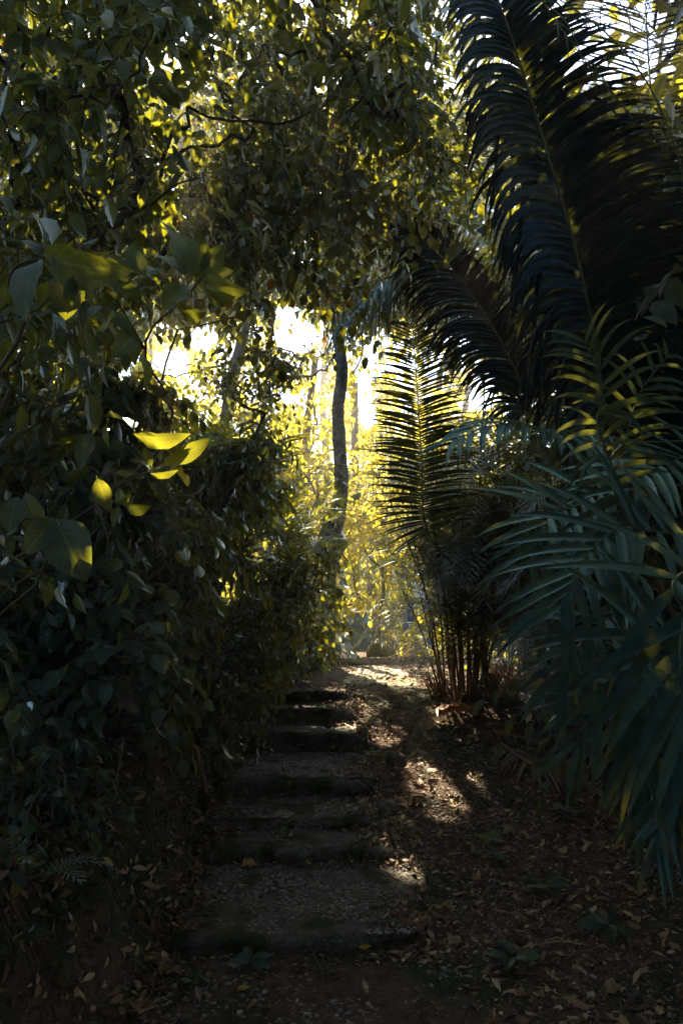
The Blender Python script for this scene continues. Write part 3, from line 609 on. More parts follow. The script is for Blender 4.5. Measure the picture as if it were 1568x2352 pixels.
def palm(name, label, base, fronds, m, trunk=None, cat="palm", group=None, bark=None):
    root = empty(name, base, label, cat, group); bpy.context.view_layer.update()
    if trunk is not None:
        t = MB(); tr = trunk if isinstance(trunk, list) else [trunk]
        for pts, rad in tr: tube(t, spline(pts, 20), rad, 9)
        t.build("trunk", bark or M_bark, root)
    for i, kw in enumerate(fronds):
        f, r = MB(), MB(); k2 = dict(kw); cps = k2.pop('cps'); lab = k2.pop('label', None); frond(f, r, cps, seed=hash(name) % 7 * 0 + i * 13 + 5, **k2)
        fo = f.build("frond", m, root); r.build("rachis", M_rachis, fo)
        if lab: fo['label'] = lab
    return root
def pc(*a): return [P(*q) for q in a]
crown = np.array([2.35, 5.1, 2.9])
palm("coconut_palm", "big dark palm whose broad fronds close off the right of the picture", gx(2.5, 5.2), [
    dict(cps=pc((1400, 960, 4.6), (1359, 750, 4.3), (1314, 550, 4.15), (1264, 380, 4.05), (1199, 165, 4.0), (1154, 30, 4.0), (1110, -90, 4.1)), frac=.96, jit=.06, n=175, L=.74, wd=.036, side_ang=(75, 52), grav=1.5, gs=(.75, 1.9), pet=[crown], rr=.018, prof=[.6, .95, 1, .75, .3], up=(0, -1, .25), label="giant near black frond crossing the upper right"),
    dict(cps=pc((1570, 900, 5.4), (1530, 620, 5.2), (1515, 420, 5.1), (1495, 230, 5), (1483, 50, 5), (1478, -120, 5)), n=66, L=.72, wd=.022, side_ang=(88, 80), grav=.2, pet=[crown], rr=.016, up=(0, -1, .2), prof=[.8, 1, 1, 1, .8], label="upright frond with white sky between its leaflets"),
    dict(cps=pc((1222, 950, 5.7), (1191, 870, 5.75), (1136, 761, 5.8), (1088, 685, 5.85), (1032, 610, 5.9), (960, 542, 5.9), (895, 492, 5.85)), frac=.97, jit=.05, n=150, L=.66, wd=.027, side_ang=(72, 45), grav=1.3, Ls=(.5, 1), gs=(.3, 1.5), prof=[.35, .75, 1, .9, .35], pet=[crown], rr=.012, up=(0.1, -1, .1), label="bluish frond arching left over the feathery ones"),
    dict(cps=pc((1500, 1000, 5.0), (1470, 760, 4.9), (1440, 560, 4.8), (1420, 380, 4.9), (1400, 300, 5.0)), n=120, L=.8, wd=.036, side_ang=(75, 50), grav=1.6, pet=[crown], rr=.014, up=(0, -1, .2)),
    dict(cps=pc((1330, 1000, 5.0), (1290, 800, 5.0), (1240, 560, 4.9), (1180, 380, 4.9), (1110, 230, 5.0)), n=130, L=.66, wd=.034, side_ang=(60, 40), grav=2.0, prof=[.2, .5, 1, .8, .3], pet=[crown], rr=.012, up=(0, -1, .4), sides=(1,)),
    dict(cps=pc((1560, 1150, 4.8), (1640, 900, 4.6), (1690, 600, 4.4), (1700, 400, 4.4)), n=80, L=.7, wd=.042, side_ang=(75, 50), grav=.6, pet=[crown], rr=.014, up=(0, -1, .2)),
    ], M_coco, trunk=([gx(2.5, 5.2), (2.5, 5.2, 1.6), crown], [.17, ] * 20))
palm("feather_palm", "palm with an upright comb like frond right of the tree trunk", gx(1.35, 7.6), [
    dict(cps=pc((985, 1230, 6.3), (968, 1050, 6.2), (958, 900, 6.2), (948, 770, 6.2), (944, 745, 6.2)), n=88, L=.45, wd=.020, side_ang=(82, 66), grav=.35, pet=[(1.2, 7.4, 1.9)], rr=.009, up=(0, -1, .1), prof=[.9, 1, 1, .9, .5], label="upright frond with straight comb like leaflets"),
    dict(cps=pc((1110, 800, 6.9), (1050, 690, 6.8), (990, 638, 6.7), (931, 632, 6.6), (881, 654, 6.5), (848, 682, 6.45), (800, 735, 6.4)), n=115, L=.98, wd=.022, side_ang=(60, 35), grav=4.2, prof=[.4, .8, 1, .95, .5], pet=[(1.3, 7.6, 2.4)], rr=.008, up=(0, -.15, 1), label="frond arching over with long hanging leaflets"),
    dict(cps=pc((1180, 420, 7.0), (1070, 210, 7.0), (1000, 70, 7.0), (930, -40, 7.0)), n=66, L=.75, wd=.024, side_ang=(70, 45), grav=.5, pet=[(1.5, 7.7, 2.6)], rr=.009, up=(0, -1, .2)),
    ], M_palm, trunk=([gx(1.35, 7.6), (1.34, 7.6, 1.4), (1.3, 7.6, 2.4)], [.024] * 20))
M_dry2m = solid("dry frond leaflet", (.14, .10, .05), (.28, .21, .11), rough=.6, bump=.1, island=[(.5, (.19, .14, .07))])
# near areca palm, lower right
ab = gx(2.3, 2.9); s1, s2 = (2.2, 2.85, 1.2), (1.9, 2.7, 1.9)
AP = dict(wd=.034, grav=.42, rr=.006, seg=9, vee=.1, prof=[.8, 1, 1, .9, .75], jit=.07)
palm("areca_palm", "near palm with broad blue green leaflets drooping in from the right edge", ab, [
    dict(cps=pc((1560, 1222, 2.45), (1432, 1211, 2.4), (1364, 1258, 2.35), (1320, 1315, 2.3), (1288, 1392, 2.25)), n=13, L=.33, side_ang=(80, 25), up=(-.2, -.9, .5), pet=[ab, s1, s2], label="largest near frond spread like a hand", **AP),
    dict(cps=pc((1530, 1440, 2.2), (1488, 1500, 2.15), (1478, 1570, 2.1), (1472, 1690, 2.05)), n=13, L=.32, side_ang=(70, 14), up=(.1, -1, .25), pet=[ab, s1, (1.7, 2.5, 1.6)], label="frond hanging straight down at the right edge", **AP),
    dict(cps=pc((1560, 1600, 2.5), (1500, 1680, 2.4), (1490, 1760, 2.35), (1484, 1850, 2.3)), n=9, L=.28, side_ang=(60, 12), up=(.1, -1, .2), pet=[ab, s1], label="olive tinged lowest frond", **AP),
    dict(cps=pc((1450, 1130, 2.9), (1319, 1165, 2.9), (1265, 1185, 2.85), (1222, 1262, 2.8)), n=13, L=.36, side_ang=(85, 25), up=(-.1, -.8, .6), pet=[ab, s2], **AP),
    dict(cps=pc((1400, 1010, 3.4), (1284, 1000, 3.3), (1200, 978, 3.2), (1120, 980, 3.1), (1050, 1010, 3.0)), n=15, L=.26, side_ang=(70, 25), up=(0, -.5, .9), pet=[ab, (2.0, 3.1, 2.0)], **{**AP, 'grav': 1.0}),
    dict(cps=pc((1620, 1300, 2.0), (1570, 1420, 1.9), (1560, 1540, 1.85), (1580, 1700, 1.8)), n=11, L=.34, side_ang=(60, 20), up=(-.3, -1, .2), pet=[ab, (2.0, 2.5, 1.8)], **AP),
    dict(cps=pc((1640, 1060, 2.8), (1540, 1060, 2.7), (1450, 1120, 2.6), (1400, 1230, 2.6)), n=15, L=.32, side_ang=(75, 25), up=(0, -.7, .8), pet=[ab, s2], **AP),
    dict(cps=pc((1500, 1380, 3.0), (1400, 1420, 2.95), (1330, 1480, 2.9), (1290, 1560, 2.85)), n=13, L=.30, side_ang=(80, 25), up=(0, -.6, .8), pet=[ab, s1], **AP),
    dict(cps=pc((1560, 1560, 3.0), (1460, 1580, 2.9), (1370, 1640, 2.8), (1330, 1700, 2.8)), n=13, L=.30, side_ang=(75, 25), up=(0, -.6, .8), pet=[ab, s1], **AP),
    dict(cps=pc((1640, 1750, 2.4), (1570, 1760, 2.3), (1530, 1830, 2.3), (1510, 1920, 2.2)), n=9, L=.26, side_ang=(60, 15), up=(0, -1, .3), pet=[ab], **AP),
    ], M_areca, trunk=[([ab, s1, s2], [.022] * 20), ([ab + [.1, .1, 0], (2.4, 3.0, 1.3), (2.1, 3.0, 2.1)], [.02] * 20), ([ab + [-.1, 0, 0], (2.05, 2.8, .9), (1.8, 2.6, 1.6)], [.018] * 20)], bark=M_cane)
palm("slender_palm", "slender palm with a narrow olive green frond standing upright before the dark", gx(1.5, 3.0), [
    dict(cps=pc((1400, 1060, 2.5), (1388, 930, 2.42), (1372, 850, 2.4), (1340, 785, 2.4)), n=12, L=.22, wd=.019, side_ang=(72, 45), grav=1.0, up=(0, -1, .3), pet=[gx(1.5, 3.0), (1.45, 2.9, 1.0)], rr=.005, prof=[.9, 1, 1, 1, .7]),
    dict(cps=pc((1190, -60, 2.2), (1250, 10, 2.2), (1320, 110, 2.2), (1440, 260, 2.25)), n=12, L=.14, wd=.014, side_ang=(60, 20), grav=2.2, up=(0, -.4, .9), pet=[gx(1.5, 3.0), (1.5, 2.9, 1.6), (1.1, 2.5, 3.2)], rr=.004),
    dict(cps=pc((1420, 1160, 2.6), (1440, 1000, 2.6), (1470, 900, 2.6), (1530, 820, 2.6)), n=12, L=.25, wd=.02, side_ang=(75, 45), grav=1.2, up=(0, -1, .3), pet=[gx(1.5, 3.0), (1.45, 2.9, 1.0)], rr=.005),
    ], M_areca, trunk=([gx(1.5, 3.0), (1.5, 2.95, .8), P(1405, 1100, 2.5)], [.009] * 20), bark=M_cane)

# clump of thin canes right of the landing
def cane_clump(name, label, cx, cyy, ncane, seed, hmin, hmax, rad, L, m, spread=.5, group=None, nfr=7, n=22, wd=.014, lean=(0, 0)):
    rng = np.random.default_rng(seed); base = gx(cx, cyy); root = empty(name, base, label, "palm", group); bpy.context.view_layer.update()
    for i in range(ncane):
        a = rng.uniform(0, 6.283); r = rad * math.sqrt(rng.random()); b = gx(cx + r * math.cos(a), cyy + r * math.sin(a) * .8)
        hh = rng.uniform(hmin, hmax); o = np.array([math.cos(a), math.sin(a) * .8, 0]) * spread * rng.uniform(.3, 1) * hh / hmax + np.array([lean[0], lean[1], 0]) * rng.random()
        top = b + o + [0, 0, hh]; mid = b + o * rng.uniform(.2, .6) + [0, 0, hh * .55] + rng.normal(0, .05, 3)
        cb = MB(); tube(cb, spline([b, mid, top], 12), np.linspace(.011, .006, 12), 5); cane = cb.build("cane", M_cane, root)
        for k in range(nfr):
            f = MB()
            a2 = rng.uniform(0, 6.283)
            if k and b[0] < 1.15 and cyy < 8.5 and cx < 1.5: a2 = rng.uniform(-1.1, 1.3)
            d = np.array([math.cos(a2), math.sin(a2), 0]); l = L * rng.uniform(.75, 1.2); st = b + (top - b) * rng.uniform(.14, 1) if k else top
            cps = [st + d * .06 + [0, 0, .12 * l], st + d * l * .35 + [0, 0, l * .42], st + d * l * .7 + [0, 0, l * .42], st + d * l + [0, 0, l * .15]]
            frond(f, f, cps, n, l * .42, wd, (65, 35), .15, .8, (0, -.1, 1), [st], .004, 4, seed * 31 + i * 7 + k); f.build("frond", m, cane)
    # fibrous stool at the foot
    fb = MB(); n_ = 80; a = rng.uniform(0, 6.28, n_); r = rad * 1.25 * np.sqrt(rng.random(n_)); p = np.stack([cx + r * np.cos(a), cyy + r * np.sin(a), a * 0], -1); p[:, 2] = ground_z(p[:, 0], p[:, 1])
    e = np.stack([np.cos(a) * .10, np.sin(a) * .10, rng.uniform(.05, .26, n_)], -1) + rng.normal(0, .04, (n_, 3)); tubes(fb, np.stack([p, p + e * .5, p + e], 1), 4, .010, .004); fb.build("base", M_litter, root)
    return root
cane_clump("clumping_palm", "clump of thin brown canes with feathery tops right of the landing", 1.19, 7.9, 38, 3, .9, 2.5, .27, 1.1, M_feather, spread=1.05)
cane_clump("clumping_palm", "second looser clump of canes behind and to the right of the first", 2.1, 9.2, 22, 4, 1.6, 2.6, .35, 1.0, M_feather, spread=.6)
cane_clump("clumping_palm", "clump of canes half hidden behind the near drooping fronds", 2.6, 6.6, 30, 8, .7, 1.9, .42, .8, M_feather, spread=.6)

# small feathery palms on the left bank
def rosette(name, label, x, y, z, L, n, seed, m, nf=9, wd=.02, group=None, elev=(.5, 1.1), toward=None, stem=True):
    rng = np.random.default_rng(seed); b = gx(x, y); c = np.array([x, y, z]); fr = []
    for i in range(nf):
        a = i * 2.4 + rng.uniform(-.3, .3); e = rng.uniform(*elev); d = np.array([math.cos(a) * math.cos(e), math.sin(a) * math.cos(e), math.sin(e)]); h_ = np.array([d[0], d[1], 0]); l = L * rng.uniform(.8, 1.15)
        if toward is not None: d = nrm(d + np.asarray(toward)); h_ = np.array([d[0], d[1], 0])
        cps = [c + d * l * .18, c + d * l * .5, c + d * l * .72 + h_ * l * .12, c + d * l * .8 + h_ * l * .38 - [0, 0, l * .08]]
        fr.append(dict(cps=cps, n=n, L=l * .34, wd=wd, side_ang=(70, 35), grav=.6, up=(0, 0, 1) if e < 1.2 else (0, -1, .3), pet=[c], rr=.006, seg=5))
    return palm(name, label, b, fr, m, trunk=([b, (b + c) / 2, c], [.022] * 20) if z - b[2] > .08 else None, group=group, bark=M_twig)
BP = [(-.55, 8.3, 1.75, .8, "low feathery palm at the edge of the landing"), (-1.45, 8.0, 2.15, .9, "feathery palm squeezed between the bank bushes"), (-1.5, 5.6, 1.55, .7, "small feathery palm above the middle steps"), (-.95, 7.6, 2.55, 1.1, "feathery palm on the bank nearest the trunk"), (-1.9, 7.2, 2.5, 1.2, "feathery palm at the middle of the bank behind the sapling sprig"),
      (-1.1, 6.4, 1.75, .9, "low feathery palm just above the mossy bank"), (-2.9, 6.2, 2.6, 1.2, "feathery palm far up the bank to the left"),
      (-.75, 9.6, 2.3, 1.1, "blue green feathery palm beside the trunk"), (-1.7, 9.0, 2.9, 1.2, "tallest feathery palm, tips against the bright opening"),
      (-2.2, 5.2, 1.9, .9, "dark feathery palm behind the glossy shrub")]
for i, (x, y, z, L, lab) in enumerate(BP):
    rosette("understorey_palm", lab, x, y, z, L, 30, 60 + i, M_feather, nf=11, group="feathery palms on the left bank", wd=.018)
p = gpt(285, 1660) + [0, 0, .12]; rosette("palm_seedling", "small palm seedling with blue green leaflets on the bank left of the fourth step", p[0], p[1], p[2] + .05, .34, 9, 71, M_areca, nf=6, wd=.017, elev=(-.1, .5))
p = gpt(225, 1560) + [0, 0, .16]; rosette("palm_seedling", "small drooping palm above the other seedling on the bank", p[0], p[1], p[2] + .08, .36, 10, 72, M_areca, nf=6, wd=.016, elev=(-.1, .6))
for i, (px_, py_, L_, lab) in enumerate([(90, 1620, .30, "fern at the left edge above the dark slope"), (180, 1700, .22, "small fern beside the yellowing seedling"), (60, 1850, .26, "fern drooping over the dark slope at the left edge"), (330, 1720, .20, "small fern hanging on the cut face near the stick"),
        (215, 1905, .20, "small fern above the grey stick"), (330, 1560, .28, "fern between the seedling palm and the bushes"), (430, 1570, .22, "fern on the bank top beside the fifth step"), (70, 2040, .24, "lowest fern at the left edge")]):
    q = gpt(px_, py_); rosette("fern", lab, q[0], q[1], q[2] + .03, L_, 13, 170 + i, M_dark if i % 2 else M_feather, nf=8, wd=.010, elev=(.1, .9), group=None)
SD_EXTRA = [(150, 1980), (260, 1950), (40, 1760), (300, 1830), (380, 1900), (200, 2080), (330, 2010), (60, 2180), (250, 2180), (400, 1690), (350, 1650), (120, 1540)]
# dracaena: tuft of sword leaves
def tuft(name, label, base, c, n, L, wd, m, seed, cat="plant", e0=.2, e1=1.4):
    rng = np.random.default_rng(seed); root = empty(name, base, label, cat); bpy.context.view_layer.update()
    T = leaf_T(6, wd, .3, .9, .35, .5); a = rng.uniform(0, 6.28, n); e = rng.uniform(e0, e1, n); X = np.stack([np.cos(a) * np.cos(e), np.sin(a) * np.cos(e), np.sin(e)], -1)
    f = MB(); place(f, T, np.repeat(np.array([c]), n, 0), X, np.tile([0, 0, 1.0], (n, 1)) + rng.normal(0, .1, (n, 3)), L * rng.uniform(.7, 1.1, n)); f.build("foliage", m, root)
    if np.linalg.norm(np.asarray(c) - base) > .08:
        t = MB(); tube(t, spline([base, (np.asarray(base) + c) / 2 + [.03, 0, 0], c], 8), .012, 6); t.build("stem", M_twig, root)
    return root
tuft("dracaena", "dracaena with a spiky tuft of sword leaves left of the trunk", gb(655, 1360, 8.4), P(660, 1245, 8.4), 26, .42, .10, M_feather, 5)
for px_, py_, Y_, lab, n_, L_ in [(985, 2050, 3.9, "grass tuft at the right end of the lowest step", 22, .13), (890, 1650, 6.9, "small grass tuft right of the upper steps", 14, .09), (1025, 1700, 6.4, "dark tuft on the littered slope right of the middle steps", 20, .16), (740, 2245, 3.0, "grass tuft in the soil below the lowest step", 12, .12)]:
    q = gpt(px_, py_); tuft("grass_tuft", lab, q, q, n_, L_, .07, M_dark, int(px_), "grass tuft", .4, 1.5)

for px_, py_, lab in [(1175, 1625, "dry brown tuft just right of the cane clump"), (1235, 1650, "dry brown tuft between the cane clump and the near palm"), (1130, 1600, "dry brown tuft at the right foot of the canes"), (1300, 1680, "dry brown tuft beside the dry frond"), (1205, 1590, "dry brown tuft behind the orange sheath")]:
    q = gpt(px_, py_); tuft("dry_tuft", lab, q, q, 46, .42, .035, M_dry2m, int(px_), "dry tuft", .5, 1.5)
# seedlings with a handful of leaves
def seedling(label, px_, py_, n, s, m, seed, T=T_mid, hgt=.06, name="seedling"):
    rng = np.random.default_rng(seed); q = gpt(px_, py_); root = empty(name, q, label, "seedling"); bpy.context.view_layer.update()
    a = MB(); top = q + [rng.normal(0, .01), 0, hgt]; tube(a, spline([q, (q + top) / 2, top], 5), .002, 4); a.build("stem", M_twig, root)
    ang = np.arange(n) * 2.4 + rng.uniform(0, 6); f = MB(); X = np.stack([np.cos(ang), np.sin(ang), rng.uniform(-.1, .6, n)], -1)
    place(f, T, top[None] - [0, 0, hgt * .4] * rng.random((n, 1)), X, np.tile([0, -.45, 1.0], (n, 1)) + rng.normal(0, .25, (n, 3)), s * rng.uniform(.75, 1.15, n)); f.build("foliage", m, root)
SD = [("dark seedling with four upright leaves below the lowest step", 575, 2235, 5, .085, M_big), ("leafy seedling growing from the edge of the half buried step", 655, 1915, 5, .07, M_big),
      ("seedling at the foot of the leaning stick", 468, 1845, 6, .07, M_big), ("seedling with round leaves at the left end of the half buried step", 485, 1925, 5, .065, M_big), ("tiny seedling at the left end of the lowest step", 432, 2085, 4, .055, M_big),
      ("low plant at the right end of the fourth step", 845, 1745, 8, .085, M_dark), ("bright seedling on the landing edge above the topmost step", 812, 1580, 6, .07, M_lime), ("glossy plant with sun glints behind the orange sheath", 1080, 1640, 6, .13, M_big),
      ("yellow variegated seedling amid the litter right of the steps", 1115, 1945, 5, .085, M_lime), ("dark seedling just below the yellow variegated one", 1140, 1985, 6, .085, M_dark), ("large dark leaved seedling in the bottom right litter", 1175, 2230, 6, .12, M_dark),
      ("broad dark weed near the right end of the lowest step", 1250, 2060, 7, .11, M_dark), ("broad dark weed by the bottom right corner", 1390, 2150, 7, .12, M_dark), ("small bright plant beside the dead fronds", 1150, 1745, 8, .06, M_lime), ("yellowing seedling on the dark left slope", 195, 1745, 7, .06, M_lime),
      ("green seedling on the bank above the stick", 285, 1690, 5, .07, M_big), ("limp pair of leaves at the lower edge of the bank", 95, 1960, 7, .075, M_dark), ("seedling rosette at the bottom left", 115, 2120, 9, .085, M_dark), ("lower and darker rosette at the bottom left", 120, 2250, 9, .075, M_dark),
      ("weed in the litter in front of the hanging frond", 1290, 1880, 7, .10, M_dark), ("weed on the slope below the orange sheath", 1060, 1740, 7, .08, M_dark), ("seedling at the foot of the bank by the middle steps", 498, 1710, 7, .055, M_big), ("seedling with pale leaves by the upper steps", 590, 1600, 8, .06, M_big),
      ("leafy weed in the very bottom left litter", 440, 2290, 8, .075, M_dark), ("white glinting plant on the landing", 905, 1595, 6, .08, M_big)]
PLC = ["beside the grey stick", "below the end of the grey stick", "under the left edge fern", "on the cut face", "at the foot of the cut face", "on the bare lower slope", "above the bank foot", "by the lowest fern", "near the bottom rosettes", "above the leaning stick", "left of the level stick", "under the big bushes"]
SD += [("leafy weed on the left bank " + PLC[i], a, b, 6 + i % 3, .055 + .01 * (i % 3), M_dark if i % 3 else M_big) for i, (a, b) in enumerate(SD_EXTRA)]
for i, (lab, a, b, n_, s_, m_) in enumerate(SD): seedling(lab, a, b, n_, s_, m_, 300 + i, T=T_big if s_ > .08 else T_mid)

# ------------------------------------------------------------------ the trees beyond
def trunk_tree(name, label, base, path, radii, cl, m, n=8, tl=.8, K=9, ls=.14, T=T_low, seed=0, bark=M_palebark, group=None, **kw):
    rng = np.random.default_rng(seed + 500); root = empty(name, base, label, "tree", group); bpy.context.view_layer.update()
    t, f = MB(), MB(); pts = spline(path, 30); rr = np.interp(np.linspace(0, 1, 30), np.linspace(0, 1, len(radii)), radii)
    tube(t, pts, rr, 14, .12, rng)
    if len(cl): limbs(t, pts[-4], cl, radii[-1] * .8, .006, rng); twigs(f, t, cl, n, tl, K, ls, T, rng, **kw); 
    t.build("trunk", bark, root); f.build("crown", m, root); return root
b = gb(728, 1470, 10.9)
trunk_tree("slender_tree", "slender dark trunked tree standing in the middle at the end of the steps", b,
           [b, P(738, 1360, 10.9), P(756, 1240, 10.9), P(783, 1130, 10.8), P(778, 1000, 10.8), P(776, 930, 10.8), P(786, 850, 10.8), P(774, 765, 10.8), P(766, 690, 10.7)], [.23, .20, .16, .10, .09, .088, .085, .075, .05],
           np.vstack([box(640, 520, 930, 730, 9.0, 11.5, 22, 31), box(560, 300, 960, 560, 9, 12, 30, 32)]), M_vine, n=7, tl=.6, K=9, ls=.14, T=T_mid, seed=1, bark=M_bark)
q0 = [gb(762, 1470, 10.5), P(764, 1330, 10.6), P(778, 1180, 10.7), P(780, 1090, 10.75)]
r_ = empty("climbing_aroid", q0[0], "big leaved climber on the foot of the slender dark trunk", "climber"); bpy.context.view_layer.update()
a_, f_ = MB(), MB(); tube(a_, spline(q0, 20), .045, 8); rg = np.random.default_rng(8); n = 120
tt = rg.random(n); pos = np.array([spline(q0, 60)[int(t * 59)] for t in tt]) + rg.normal(0, .085, (n, 3)) - [.03, .14, 0]
place(f_, T_round, pos, rg.normal(0, .6, (n, 3)) + [0, -.3, -.5], rg.normal(0, .5, (n, 3)) + [0, -.5, .8], rg.uniform(.08, .20, n))
a_.build("stem", M_bark, r_); f_.build("foliage", M_big, r_)
BT = [("distant tree filling the opening on the left", 330, 1300, 28, 350, 760, .16, 350), ("distant tree behind the slender trunk", 740, 1300, 30, 750, 760, .16, 740), ("distant tree between the two openings", 560, 1300, 33, 560, 760, .16, 560), ("distant tree behind the right hand palms", 1060, 1300, 29, 1080, 800, .16, 1080), ("leaning pale trunk left of the opening", 470, 1250, 13, 570, 720, .14, 680), ("thin pale trunk behind the drooping creeper", 690, 1250, 16, 725, 820, .11, 700), ("thin crooked trunk below the brightest gap", 600, 1250, 14, 625, 740, .07, 600),
      ("far trunk behind the comb frond", 1000, 1350, 20, 1010, 850, .13, 1010), ("pale slanting trunk at the left of the bright zone", 300, 1250, 15, 330, 800, .10, 360), ("distant trunk seen between the slender tree and the comb frond", 850, 1400, 19, 815, 880, .12, 830)]
for i, (lab, bx, by, Y, tx, ty, r, cx) in enumerate(BT):
    b = gb(bx, by, Y); cl = np.vstack([box(cx - 300, 560, cx + 300, 900, Y - 1, Y + 1.5, 23, 100 + i), box(cx - 250, 880, cx + 250, 1000, Y - 1, Y + 1.5, 3, 130 + i)]) if Y < 15.5 else box(cx - 260, 880, cx + 260, 1150, Y - 1.2, Y + 1.2, 20, 100 + i)
    if Y > 25: cl = box(cx - 330, 620, cx + 330, 1150, Y - 1.5, Y + 1.5, 44, 100 + i)
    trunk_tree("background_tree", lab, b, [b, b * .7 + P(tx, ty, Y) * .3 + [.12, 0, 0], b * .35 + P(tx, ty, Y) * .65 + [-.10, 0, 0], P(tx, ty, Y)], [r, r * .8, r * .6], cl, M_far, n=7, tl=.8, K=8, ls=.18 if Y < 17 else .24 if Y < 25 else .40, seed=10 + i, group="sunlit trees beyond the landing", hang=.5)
for i, (lab, x0, y0, x1, y1, Y0, Y1, n_, ls_, m_) in enumerate([
        ("sunlit yellow bush behind the foot of the trunk", 640, 1080, 860, 1380, 12, 14, 40, .17, M_far), ("yellow bush right of the trunk foot", 790, 1050, 960, 1330, 13.5, 16, 34, .18, M_far),
        ("pale green shrubbery behind the drum", 840, 1300, 1010, 1500, 16.5, 19, 34, .12, M_lime), ("bright bush behind the cane clump", 940, 1150, 1250, 1520, 12, 15, 60, .14, M_far),
        ("bright bush right of the cane clump", 1180, 1280, 1480, 1600, 9.5, 12, 50, .11, M_lime), ("sunlit bush above the left bank palms", 250, 850, 620, 1080, 10, 12.5, 40, .14, M_far),
        ("far bush closing the view low in the middle", 560, 980, 1180, 1450, 21, 24, 150, .24, M_far), ("far bush closing the view low on the left", 330, 980, 700, 1450, 17, 20, 120, .20, M_far),
        ("sunlit bush showing between the bank bushes and the trunk", 480, 1080, 730, 1420, 11.6, 13.6, 80, .14, M_lime), ("bush of yellow leaves behind the top of the bank", 620, 930, 770, 1150, 12.5, 14.5, 34, .16, M_far), ("bright shrub high behind the comb frond", 950, 900, 1220, 1150, 13, 16, 30, .16, M_far)]):
    cl = box(x0, y0, x1, y1, Y0, Y1, int(n_ * .62), 200 + i); c = cl.mean(0)
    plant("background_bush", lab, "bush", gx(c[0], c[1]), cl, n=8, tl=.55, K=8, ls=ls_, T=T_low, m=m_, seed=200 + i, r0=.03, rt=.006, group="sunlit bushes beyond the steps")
for i, (lab, x0, y0, x1, y1, Y0, Y1, n_) in enumerate([
        ("dark tree mass behind the coconut fronds", 1190, 230, 1800, 900, 6.2, 9, 190), ("dark tree behind the near palm at the right edge", 1270, 850, 1850, 1450, 6.0, 8.5, 130),
        ("dark bush low behind the drooping fronds", 1330, 1300, 1850, 1650, 4.8, 6.5, 34)]):
    cl = box(x0, y0, x1, y1, Y0, Y1, n_, 240 + i); cl[:, 2] = np.maximum(cl[:, 2], ground_z(cl[:, 0], cl[:, 1]) + .2); c = cl.mean(0)
    b = gx(c[0] + .6, c[1] + .5)
    plant("dark_tree", lab, "tree", b, cl, n=8, tl=.6, K=9, ls=.15, T=T_mid, m=M_dark, seed=240 + i, r0=.08, rt=.006, group="dark growth on the right", parts=('trunk', 'crown'), bark=M_bark)
# trees added, mostly out of view, so that their crowns darken the path
SHADE = [("shade tree added above the left bank to roof the path", -3.6, 1.0, (-6.5, 0.2, -3.5, 4.5, 4.6, 7.2), 120), ("shade tree added to roof the path from the right", 3.4, 1.5, (0.0, 6.0, -3.0, 4.6, 5.6, 8.0), 140),
         ("shade tree added behind the coconut palm", 4.8, 7.5, (1.7, 8.0, 4.0, 10.5, 4.4, 9.0), 200), ("shade tree added far up the left bank", -5.6, 7.0, (-9, -3.0, 1.0, 9.5, 2.0, 8.0), 160),
         ("shade tree added at the right beside the near palm", 5.0, 3.0, (2.3, 6.5, -4.0, 6.5, .8, 7.5), 380), ("shade tree added beyond the landing, its crown high behind the vines", -3.8, 14.0, (-5.5, 3.2, 12.3, 15.2, 7.0, 10.6), 300),
         ("unseen shade tree added behind the camera", 1.5, -4.5, (-5.5, 5.5, -7.5, -2.6, .5, 8.0), 400)]
for i, (lab, x, y, (x0, x1, y0, y1, z0, z1), n_) in enumerate(SHADE):
    b = gx(x, y); cl = wbox(x0, x1, y0, y1, z0, z1, n_, 270 + i)
    trunk_tree("shade_tree", lab, b, [b, b + [.1, .1, 2.0], (x * .95, y, 4.2)], [.2, .16, .12], cl, M_vine, n=9, tl=.8, K=9, ls=.25, T=T_mid, seed=50 + i, bark=M_bark, group="shade trees added over the path")

# ------------------------------------------------------------------ things on the path and the landing
def hillside():
    rng = np.random.default_rng(61); f = MB(); n = 42000; y = 18.5 + 24 * rng.random(n); x = rng.uniform(-.75, .75, n) * y * .8 + rng.normal(0, 1, n)
    c = vnoise(x, y, 1.6, 62); z = ground_z(x, y) + rng.random(n) * (.5 + 1.1 * np.clip(c + .3, 0, 1)); p = np.stack([x, y, z], -1)
    place(f, T_low, p, rng.normal(0, 1, (n, 3)) + [0, -.4, -.3], rng.normal(0, .5, (n, 3)) + [0, -.2, 1], rng.uniform(.14, .34, n) * (y / 26))
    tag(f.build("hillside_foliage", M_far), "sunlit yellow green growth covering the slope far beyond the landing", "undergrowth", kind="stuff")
hillside()
def landing_slab():  # pale paving added so the sunlit crest comes out brighter
    rng = np.random.default_rng(44); n, k = 30, 22; V = []
    for i in range(n):
        for j in range(k):
            u, v = i / (n - 1), j / (k - 1); y = 8.55 + u * 2.55; xl = -.12 + .30 * u + .05 * float(vnoise(y, 0, .3, 51)); xr = .86 + .05 * u + .06 * float(vnoise(y, 3, .35, 52))
            x = xl + (xr - xl) * v; e = min(u, 1 - u, v * .6, (1 - v) * .6); V.append((x, y, float(ground_z(x, y)) + .007 - .05 * math.exp(-e * 40) + .006 * float(vnoise(x, y, .15, 53))))
    m = MB(); m.add(V, [(i * k + j, i * k + j + 1, (i + 1) * k + j + 1, (i + 1) * k + j) for i in range(n - 1) for j in range(k - 1)])
    o = m.build("path", M_slab); tag(o, "pale paved patch of the path, added to brighten the sun spot at the crest", "path", kind="structure")
landing_slab()
